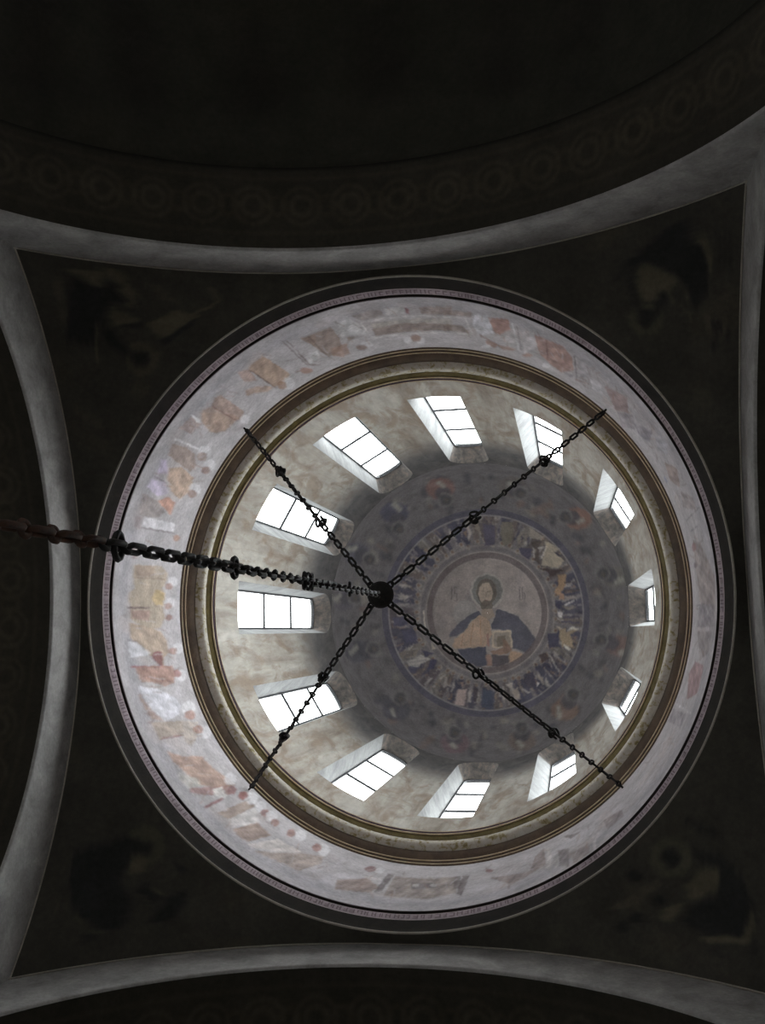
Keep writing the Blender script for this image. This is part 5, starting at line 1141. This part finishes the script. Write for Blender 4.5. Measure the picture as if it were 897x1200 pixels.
# ------------------------------------------------------------------ painted band of the lower drum
NB, NV = 2400, 58
th = np.linspace(-PI, PI, NB, endpoint=False)
hh = np.linspace(H_BAND0 - .02, H_BAND1, NV)
TH, HH = np.meshgrid(th, hh, indexing='ij')
V = np.stack([R_BAND * np.cos(TH), R_BAND * np.sin(TH), H(HH)], -1).reshape(-1, 3)
BAND_GAIN = 1.6
cv = Canvas(np.stack([TH.ravel() * 4, HH.ravel()], -1), (162, 157, 160), BAND_GAIN, 8 * PI, 0.004)
hv = HH.ravel()
tv = TH.ravel()
# soft cloudy ground behind the figures
cv.where((hv > 13.62 + .04 * np.sin(9 * tv)) & (hv < 14.0 + .10 * np.sin(7 * tv + 1)), (150, 146, 152), .7)
for k in range(90):
    t, h = random.uniform(-12.5, 12.5), random.uniform(13.7, 15.4)
    cv.ellipse(t, h, random.uniform(.1, .4), random.uniform(.08, .3), random.uniform(0, 3), random.choice([(176, 171, 176), (150, 142, 144), (158, 148, 146), (170, 160, 160)]), .45)
cv.soften(NB, NV, 4)
cv.shapes(PROCESSION_SHAPES, .76, .33, (21.0, 5.0))
for k in range(420):                         # fine brush strokes along the figures
    t, h = random.uniform(-12.5, 12.5), random.uniform(13.75, 15.3)
    dt, dh, w = random.uniform(-.12, .12), random.uniform(.15, .45), random.uniform(.012, .03)
    cv.poly([(t, h), (t + w, h), (t + dt + w, h + dh), (t + dt, h + dh)], random.choice([(118, 98, 94), (128, 110, 106), (184, 178, 182), (140, 112, 98), (176, 170, 176)]), .38)
cv.soften(NB, NV, 1)
cv.where(hv < 13.43, (62, 44, 48), 1.0)
band = struct('wall_painted_band', mesh_np('painted_band', V, grid_quads(NB, NV, True), True, cv.col), M_fresco, 'pale frescoed band of robed saints in procession below the cornice', None, 'fresco')

# ------------------------------------------------------------------ moulding at the foot of the drum, with its lettered band
foot = struct('trim_drum_foot', revolve('drum_foot', [(4.16, H(12.98)), (4.15, H(13.03)), (4.13, H(13.08)), (4.10, H(13.15)), (4.075, H(13.21)), (4.065, H(13.24)), (4.03, H(13.37)), (4.022, H(13.38)), (4.0, H(13.41))], 240), M_soot, 'sooty moulding ring at the foot of the drum with a pale lettered band', None, 'moulding')
link('pale_fillet', ring_tube('pale_fillet', 4.155, H(12.995), .016, 240), M_paleline, foot)
NL, NW = 3000, 9
th = np.linspace(-PI, PI, NL, endpoint=False)
s_ = np.linspace(0, 1, NW)
TH, SS = np.meshgrid(th, s_, indexing='ij')
RR = 4.064 + (4.028 - 4.064) * SS - .008 * np.sin(PI * SS)
ZZ = H(13.235 + (13.372 - 13.235) * SS) - .004
V = np.stack([RR * np.cos(TH), RR * np.sin(TH), ZZ], -1).reshape(-1, 3)
cv = Canvas(np.stack([TH.ravel() * 4, SS.ravel()], -1), (148, 134, 140), 1.5, None)
letter = np.zeros((NL, NW), dtype=bool)
i = 0
while i < NL - 14:                           # row of small old capital-like strokes
    w = random.randint(5, 9)
    letter[i:i + 2, 2:7] = True
    kind = random.randint(0, 4)
    if kind == 0:
        letter[i + w - 2:i + w, 2:7] = True
    elif kind == 1:
        letter[i:i + w, 6] = True
        letter[i + w - 2:i + w, 3:7] = True
    elif kind == 2:
        letter[i:i + w, 2] = True
        letter[i:i + w, 4] = True
    elif kind == 3:
        letter[i:i + w, 2] = True
        letter[i:i + w, 6] = True
    else:
        letter[i:i + w, 4] = True
        letter[i + w - 2:i + w, 2:7] = True
    i += w + random.randint(3, 5)
cv.where(letter.ravel(), (92, 78, 84), .8)
cv.where((SS.ravel() > .93) | (SS.ravel() < .05), (170, 156, 156), .8)
link('lettered_band', mesh_np('lettered_band', V, grid_quads(NL, NW, True), True, cv.col), M_fresco, foot)['label'] = 'narrow pale band with a row of small dark lettering'

# ------------------------------------------------------------------ crossing: pendentives, arches, vaulted arms
def pend_edge(y, low=0.0):
    """upper edge of an arch band; low: how much deeper the corner at +y (or -y, if negative) sits"""
    sink = abs(low) * max(0.0, math.copysign(1, low) * y / HALF_S) ** 2
    return 6.8 + math.sqrt(6.3 ** 2 - y * y) - sink


# the upper left corner of the crossing sits a little lower than the others
CORNER_LOW = {2: .14, 3: -.14}


def soffit_h(y):
    return 7.55 + math.sqrt(4.78 ** 2 - y * y)


def sphere_h(r):
    return 6.0 + math.sqrt(max(0.01, 66.3 - r * r))


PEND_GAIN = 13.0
pend_label = {0: 'dark sooty pendentive at lower right with a seated haloed writer before a bench', 1: 'dark sooty pendentive at lower left with a haloed figure bent over a book', 2: 'dark sooty pendentive at upper left with a robed figure and leaning boards', 3: 'dark sooty pendentive at upper right with a stooping figure in a dark mantle'}
NU, NVp = 170, 110
for c in range(4):
    a0 = PI / 4 + c * PI / 2
    V = np.zeros((NU, NVp, 3))
    for i in range(NU):
        ph = -PI / 4 + (PI / 2) * i / (NU - 1)
        # distance to the square along this ray (local frame: corner on +x axis)
        d = PI / 4 - abs(ph)
        rE = HALF_S / math.cos(d)
        y = HALF_S * math.tan(d)
        hE = pend_edge(y, .14 if c == 2 else 0.0)
        v = np.linspace(0, 1, NVp)
        r = R_RING + (rE - R_RING) * v
        sp = np.array([sphere_h(x) for x in r])
        e0, e1 = (H_RING - .015) - sp[0], hE - sp[-1]
        h = sp + e0 + (e1 - e0) * v
        ang = PSI + a0 + ph
        V[i, :, 0], V[i, :, 1], V[i, :, 2] = r * math.cos(ang), r * math.sin(ang), h + EYE
    V = V.reshape(-1, 3)
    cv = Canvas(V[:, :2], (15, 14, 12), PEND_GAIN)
    for k in range(26):
        a, r = a0 + random.uniform(-.6, .6), random.uniform(4.3, 6.0)
        cv.ellipse(r * math.cos(a), r * math.sin(a), random.uniform(.1, .4), random.uniform(.05, .2), random.uniform(0, 3), random.choice([(18, 17, 14), (12, 11, 9), (20, 18, 14)]), .5)
    cv.soften(NU, NVp, 3, False)
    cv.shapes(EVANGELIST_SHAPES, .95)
    cv.soften(NU, NVp, 1, False)
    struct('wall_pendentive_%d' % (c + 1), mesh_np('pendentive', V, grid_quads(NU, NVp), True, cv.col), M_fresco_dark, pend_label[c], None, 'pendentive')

ARCH_D = 1.1
side_word = {0: 'right', 1: 'bottom', 2: 'left', 3: 'top'}
Y_END = HALF_S


def place_pts(c, pts):
    """local arm frame: x outwards, y sideways -> building"""
    a = PSI + c * PI / 2
    ca, sa = math.cos(a), math.sin(a)
    return [(x * ca - y * sa, x * sa + y * ca, z) for x, y, z in pts]


def strip(name, rows, c, smooth=True):
    """rows: list of equally long point lists (local arm frame)"""
    n = len(rows[0])
    V = []
    for j in range(n):
        for r in rows:
            V.append(r[j])
    return mesh_np(name, place_pts(c, V), grid_quads(n, len(rows)), smooth)


ys = [Y_END * math.sin(PI / 2 * (-1 + 2 * i / 72)) for i in range(73)]
VR, VC = 5.0, 7.48
arm_len = 7.6


def vault_prof():
    pts = [(-VR, -EYE)]
    pts += [(-VR * math.cos(PI * i / 60), VC + VR * math.sin(PI * i / 60)) for i in range(61)]
    pts += [(VR, -EYE)]
    return pts


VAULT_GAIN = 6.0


def vault_mesh(rows, c):
    """barrel vault: the stepped edge, then a dense painted shell with dim tall figures"""
    prof = vault_prof()
    NPU, NPV = 200, 110
    sl = np.linspace(0, 1, NPU)
    # resample the profile by length
    pr = np.array(prof)
    dl = np.concatenate([[0], np.cumsum(np.hypot(*np.diff(pr, axis=0).T))])
    py = np.interp(sl * dl[-1], dl, pr[:, 0])
    ph = np.interp(sl * dl[-1], dl, pr[:, 1])
    xs = np.linspace(HALF_S + ARCH_D, HALF_S + ARCH_D + arm_len, NPV)
    U, X = np.meshgrid(sl * dl[-1] - dl[-1] / 2, xs, indexing='ij')
    LV = np.stack([X, np.repeat(py[:, None], NPV, 1), np.repeat(H(ph)[:, None], NPV, 1)], -1).reshape(-1, 3)
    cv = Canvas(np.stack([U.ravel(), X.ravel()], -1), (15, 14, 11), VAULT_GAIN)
    for k in range(90):
        cv.ellipse(random.uniform(-9, 9), random.uniform(xs[0], xs[-1]), random.uniform(.1, .5), random.uniform(.1, .4), random.uniform(0, 3), random.choice([(19, 17, 13), (10, 9, 8), (20, 18, 14)]), .5)
    for k in range(-5, 6):                         # standing figures, feet towards the crossing
        u0, x0 = k * 1.5 + random.uniform(-.3, .3), xs[0] + random.uniform(.5, .9)
        cv.poly([(u0 - .35, x0), (u0 + .35, x0), (u0 + .28, x0 + 1.0), (u0 + .12, x0 + 1.45), (u0 - .12, x0 + 1.45), (u0 - .3, x0 + 1.0)], random.choice([(8, 7, 7), (22, 19, 15), (10, 8, 7)]), .7, (14.0, 2.0))
        cv.ellipse(u0, x0 + 1.65, .26, .26, 0, (21, 19, 14), .7)
        cv.ellipse(u0, x0 + 1.62, .13, .15, 0, (9, 8, 7), .8)
    cv.soften(NPU, NPV, 2, False)
    q = grid_quads(NPU, NPV)
    n0 = len(LV)
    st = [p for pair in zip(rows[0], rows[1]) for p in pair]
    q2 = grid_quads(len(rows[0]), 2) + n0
    cols = np.concatenate([cv.col, np.tile(lin((5, 5, 4)) * VAULT_GAIN, (len(st), 1))], 0)  # stepped edge coloured near black, its shade put into the paint
    V = np.array(place_pts(c, LV.tolist() + st))
    return mesh_np('barrel_vault', V, np.concatenate([q, q2], 0), True, cols)


for c in range(4):
    word = side_word[c]
    S = HALF_S
    # archivolt: face towards the crossing, rounded at its lower edge
    face = [[(S, y, H(pend_edge(y, CORNER_LOW.get(c, 0.0)) + .01)) for y in ys],
            [(S, y, H(soffit_h(y) * .5 + pend_edge(y, CORNER_LOW.get(c, 0.0)) * .5)) for y in ys],
            [(S, y, H(soffit_h(y) + 0.06)) for y in ys],
            [(S, y, H(soffit_h(y) + 0.045)) for y in ys],
            [(S, y, H(soffit_h(y) + 0.03)) for y in ys],
            [(S + .006, y, H(soffit_h(y) + .018)) for y in ys],
            [(S + .016, y, H(soffit_h(y) + .005)) for y in ys],
            [(S + .035, y, H(soffit_h(y))) for y in ys]]
    arch = struct('trim_arch_%s' % word, strip('archivolt', face, c), M_arch, 'grey plaster arch band on the %s side of the crossing' % word, None, 'arch')
    link('edge_line', path_tube('edge_line', place_pts(c, [(S - .012, y, H(pend_edge(y, CORNER_LOW.get(c, 0.0)))) for y in ys]), .011, 6), M_paleline, arch)
    # soffit of the arch and its piers
    NSU, NSV = 460, 44
    al = np.linspace(-math.asin(S / 4.78), math.asin(S / 4.78), NSU)
    xs = np.linspace(S + .034, S + ARCH_D, NSV)
    AL, XS = np.meshgrid(al, xs, indexing='ij')
    LV = np.stack([XS, 4.78 * np.sin(AL), H(7.55 + 4.78 * np.cos(AL))], -1).reshape(-1, 3)
    u, v = (AL * 4.78).ravel(), (XS - S).ravel()
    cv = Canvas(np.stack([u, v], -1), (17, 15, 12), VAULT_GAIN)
    cv.where(((v > .22) & (v < .25)) | ((v > .93) & (v < .96)), (24, 21, 16))
    cell = np.mod(u, .62) - .31
    rad = np.hypot(cell, v - .59)
    cv.where((rad > .22) & (rad < .26), (25, 22, 17))
    cv.where((rad < .16) & (rad > .10), (25, 22, 17))
    cv.where(np.abs(np.hypot(np.abs(cell) - .31, v - .59) - .12) < .02, (23, 20, 15))
    cv.where(v > 1.06, (6, 5, 4))  # dark strip along the far edge, painted shade of the step
    cv.soften(NSU, NSV, 1, False)
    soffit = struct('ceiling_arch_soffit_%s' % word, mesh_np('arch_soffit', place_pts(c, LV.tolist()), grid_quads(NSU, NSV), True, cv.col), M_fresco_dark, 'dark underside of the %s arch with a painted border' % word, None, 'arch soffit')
    # stepped edge and the barrel vault beyond
    prof = vault_prof()
    NPR = len(prof)
    inner = []
    for (y, h) in prof:
        if h < 0:
            inner.append((S + ARCH_D, math.copysign(S, y), 0.0))
        else:
            # matching point on the arch soffit
            yy = max(-S, min(S, y * S / VR))
            inner.append((S + ARCH_D, yy, H(soffit_h(yy))))
    step = [inner, [(S + ARCH_D, y, H(h) if h > 0 else 0.0) for y, h in prof]]
    rows = step + [[(S + ARCH_D + arm_len * i / 6, y, H(h) if h > 0 else 0.0) for y, h in prof] for i in range(1, 7)]
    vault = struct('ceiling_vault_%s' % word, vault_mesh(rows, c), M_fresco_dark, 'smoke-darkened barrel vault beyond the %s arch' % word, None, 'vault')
    # pier flanks under the soffit
    for s in (-1, 1):
        hp = soffit_h(S) + .1
        V = place_pts(c, [(S, s * S, 0), (S + ARCH_D, s * S, 0), (S + ARCH_D, s * S, H(hp)), (S, s * S, H(hp))])
        link('pier_flank', mesh_np('pier_flank', V, [(0, 1, 2, 3)], False), M_wall, soffit)
    # end wall of the arm with one added window, out of view, to light the lower church
    L = S + ARCH_D + arm_len
    half, lo, hi = (1.3, 2.2, 7.6) if c in (0, 1) else (2.6, 1.6, 8.4)  # left and top openings made larger to brighten the facing arches
    ycol = [-VR * math.cos(PI * i / 24) for i in range(25)]
    ycol = sorted(set([round(v, 4) for v in ycol if abs(abs(v) - half) > .2] + [-half, half]))
    WV, WQ = [], []
    for ya, yb in zip(ycol[:-1], ycol[1:]):
        ta = H(VC) + math.sqrt(max(0, VR * VR - ya * ya))
        tb = H(VC) + math.sqrt(max(0, VR * VR - yb * yb))
        parts = [(0, 0, ta, tb)] if yb <= -half or ya >= half else [(0, 0, lo, lo), (hi, hi, ta, tb)]
        for a_, b_, c_, d_ in parts:
            quad(WV, WQ, place_pts(c, [(L, ya, a_), (L, yb, b_), (L, yb, d_), (L, ya, c_)]))
    for (p0, p1) in (((-half, lo), (half, lo)), ((half, lo), (half, hi)), ((half, hi), (-half, hi)), ((-half, hi), (-half, lo))):
        quad(WV, WQ, place_pts(c, [(L, p0[0], p0[1]), (L, p1[0], p1[1]), (L + .5, p1[0], p1[1]), (L + .5, p0[0], p0[1])]))
    struct('wall_%s' % word, weld(mesh_np('end_wall', WV, WQ, False)), M_wall, 'dim end wall of the %s arm of the church' % word, None, 'wall')
    a = PSI + c * PI / 2
    root = empty('window_%d' % (WINDOWS + 1 + c), ((L + .3) * math.cos(a), (L + .3) * math.sin(a), 0))
    root.rotation_euler = (0, 0, a + PI / 2)
    tag(root, 'added unseen window lighting the lower church from the end wall of the %s arm' % word, 'window', 'added windows of the church arms', 'structure')
    for n_ in range(3):
        z0 = lo + (hi - lo) * n_ / 3
        z1 = lo + (hi - lo) * (n_ + 1) / 3
        link('window_pane', prism('window_pane', [(-half, z0), (half, z0), (half, z1), (-half, z1)], -.004, .004), M_glass, root)
        link('glazing_bar', prism('glazing_bar', [(-half, z0 - .03), (half, z0 - .03), (half, z0 + .03), (-half, z0 + .03)], -.03, .03), M_frame, root)

# solid masonry of the four corner piers behind the flanks
pier_word = ['lower right', 'lower left', 'upper left', 'upper right']
for c in range(4):
    p0, p1 = HALF_S + .05, HALF_S + ARCH_D - .03
    corners = place_pts(c, [(p0, p0, 0), (p1, p0, 0), (p1, p1, 0), (p0, p1, 0)])
    V = [(x, y, z) for z in (0.0, H(13.2)) for x, y, _ in corners]
    struct('wall_pier_%d' % (c + 1), mesh_np('pier', V, [(0, 1, 2, 3), (4, 5, 6, 7), (0, 1, 5, 4), (1, 2, 6, 5), (2, 3, 7, 6), (3, 0, 4, 7)], False), M_wall, 'masonry corner pier behind the %s corner of the crossing' % pier_word[c], None, 'pier')

FL = HALF_S + ARCH_D + arm_len + .1
floor_me = prism('floor', [(-FL, -.2), (FL, -.2), (FL, 0), (-FL, 0)], -FL, FL)
fl = struct('floor', floor_me, M_floor, 'stone floor of the church far below the dome', None, 'floor')
fl.rotation_euler = (0, 0, PSI)

# ------------------------------------------------------------------ iron chains
WIRE = 0.0165


def link_mesh(name, length, width, wire, k=6):
    """closed stadium ring in the xy plane, long axis x; length and width are outer sizes"""
    r = width / 2 - wire
    s = max(0.0, length / 2 - width / 2)
    cen = []
    for i in range(7):
        a = -PI / 2 + PI * i / 6
        cen.append((s + r * math.cos(a), r * math.sin(a)))
    for i in range(7):
        a = PI / 2 + PI * i / 6
        cen.append((-s + r * math.cos(a), r * math.sin(a)))
    if s == 0:
        cen = [(r * math.cos(2 * PI * i / 12), r * math.sin(2 * PI * i / 12)) for i in range(12)]
    n = len(cen)
    V = []
    for i in range(n):
        px, py = cen[i - 1]
        nx, ny = cen[(i + 1) % n]
        d = Vector((nx - px, ny - py, 0)).normalized()
        nrm = Vector((d.y, -d.x, 0))
        for j in range(k):
            t = 2 * PI * j / k
            v = Vector((*cen[i], 0)) + nrm * (wire * math.cos(t)) + Vector((0, 0, wire * math.sin(t)))
            V.append(tuple(v))
    Q = [(i * k + j, ((i + 1) % n) * k + j, ((i + 1) % n) * k + (j + 1) % k, i * k + (j + 1) % k) for i in range(n) for j in range(k)]
    return mesh_np(name, V, Q)


LONG = link_mesh('long_link', 0.212, 0.084, WIRE)
SMALL = link_mesh('small_link', 0.106, 0.092, WIRE * .9)
BIG = link_mesh('joint_ring', 0.15, 0.15, WIRE)
HUGE = link_mesh('large_ring', 0.165, 0.165, WIRE)
for me in (LONG, SMALL, BIG, HUGE):
    me.materials.append(M_iron)
LONG_R, SMALL_R, HUGE_R = LONG.copy(), SMALL.copy(), HUGE.copy()
for me in (LONG_R, SMALL_R, HUGE_R):
    me.materials.clear()
    me.materials.append(M_rust)


def frame_at(p, d, n_ref, twist):
    d = d.normalized()
    n0 = (n_ref - d * n_ref.dot(d)).normalized()
    b0 = n0.cross(d)
    n = n0 * math.cos(twist) + b0 * math.sin(twist)
    y = n.cross(d)
    return Matrix(((d.x, y.x, n.x, p.x), (d.y, y.y, n.y, p.y), (d.z, y.z, n.z, p.z), (0, 0, 0, 1)))


def add_link(root, name, me, p, d, n_ref, twist):
    o = link(name, me, None, root)
    o.matrix_basis = Matrix.Translation(-root.location) @ frame_at(p, d, n_ref, twist)
    return o


HUB = Vector((0.0, 0.055, H(12.02)))
hook_az = [-136.4, -45.4, 43.3, 133.1]
chain_label = ['iron stay chain running from the hub to the cornice at upper left',
               'iron stay chain from the hub to the cornice at upper right, across painted angels',
               'iron stay chain from the hub to the cornice at lower right, past the medallion',
               'iron stay chain running from the hub to the cornice at lower left']
twists = [(15, 80, 35), (0, 88, 20), (5, 30, 85), (5, 88, 45)]
for ci, azd in enumerate(hook_az):
    az = math.radians(azd)
    out = Vector((math.cos(az), math.sin(az), 0))
    anchor = Vector((3.93 * out.x, 3.93 * out.y, H(15.72)))
    start = HUB + out * 0.175 + Vector((0, 0, .045))
    vec = anchor - start
    L = vec.length
    d = vec.normalized()
    view = Vector((0.35, 0.1, -1.0))                   # long links of the first run lie flat to the floor
    root = empty('stay_chain', tuple(start))
    tag(root, chain_label[ci], 'chain', 'stay chains holding the hub')
    seg_len = L / 3
    for sgi in range(3):
        n = 7
        pitch = seg_len / n
        tw = math.radians(twists[ci][sgi])
        for i in range(n):
            base = sgi * seg_len + i * pitch
            jit = math.radians(random.uniform(-9, 9))
            # a long link then a small one across it
            add_link(root, 'long_link', LONG, start + d * (base + pitch * .40), d, view, tw + jit)
            add_link(root, 'small_link', SMALL, start + d * (base + pitch * .90), d, view, tw + PI / 2 + jit * 2)
        if sgi < 2:
            pj = start + d * ((sgi + 1) * seg_len)
            side = d.cross(view).normalized()
            for j, (dx_, dy_) in enumerate(((-.03, .022), (.035, -.03), (.02, .045))[:(2 if ci == 2 and sgi == 0 else 3)]):
                add_link(root, 'joint_ring', BIG, pj + d * dx_ + side * dy_, d, view, math.radians(20 + 35 * j))
    # eye bolt in the wall
    pin = path_tube('bolt_shank', [tuple(anchor - start + out * .02), tuple(anchor - start + out * .045), tuple(anchor - start + out * .068)], .016, 8)
    bolt = link('wall_bolt', pin, M_iron, root)
    be = link('bolt_eye', SMALL, None, bolt)
    be.matrix_basis = Matrix.Translation(-start) @ frame_at(anchor - out * .02, out, Vector((0, 0, 1)), .6)

# hub
hub = empty('chain_hub', tuple(HUB))
tag(hub, 'round black iron hub where the four stay chains meet the hanging chain', 'hub')
prof = [(.001, -.075), (.05, -.07), (.10, -.055), (.135, -.03), (.148, -.005), (.148, .015), (.12, .04), (.07, .055), (.04, .07), (.001, .075)]
link('hub_disc', revolve('hub_disc', prof, 40), M_iron, hub)
link('hub_rim', ring_tube('hub_rim', .147, .004, .012, 40, 6), M_iron, hub)
for azd in hook_az:
    az = math.radians(azd)
    out = Vector((math.cos(az), math.sin(az), 0))
    add_link(hub, 'hub_eye', SMALL, HUB + out * .168 + Vector((0, 0, .022)), (out + Vector((0, 0, .5))), Vector((0.35, 0.1, -1)), .2)
add_link(hub, 'hub_eye', SMALL, HUB + Vector((0, 0, -.10)), Vector((0, 0, -1)), Vector((1, 0, 0)), 0)

# hanging chain for the lamp below
root = empty('hanging_chain', (HUB.x, HUB.y, HUB.z - .14))
tag(root, 'heavy black chain hanging straight down from the hub towards the viewer', 'chain')
top, bottom = HUB.z - .14, H(2.9)
n_pairs = int((top - bottom) / .244)
d = Vector((0, 0, -1))
nref = Vector((1, 0.1, 0))
for i in range(n_pairs):
    z = top - i * .244
    hrel = z - EYE
    rusty = hrel < 4.6
    tw = math.radians(40 + 14 * i) if hrel > 6 else math.radians(60 + 6 * i)
    add_link(root, 'long_link', LONG_R if rusty else LONG, Vector((HUB.x, HUB.y, z - .0976)), d, nref, tw)
    add_link(root, 'small_link', SMALL_R if rusty else SMALL, Vector((HUB.x, HUB.y, z - .2196)), d, nref, tw + PI / 2)
for hq, tq in ((4.75, .0), (6.56, -.1), (8.42, .25), (8.55, -.35), (8.68, .1), (10.26, .1)):
    add_link(root, 'large_ring', HUGE, Vector((HUB.x, HUB.y, H(hq))), Vector((0, 1, 0)), Vector((1, .05, .12)), tq)
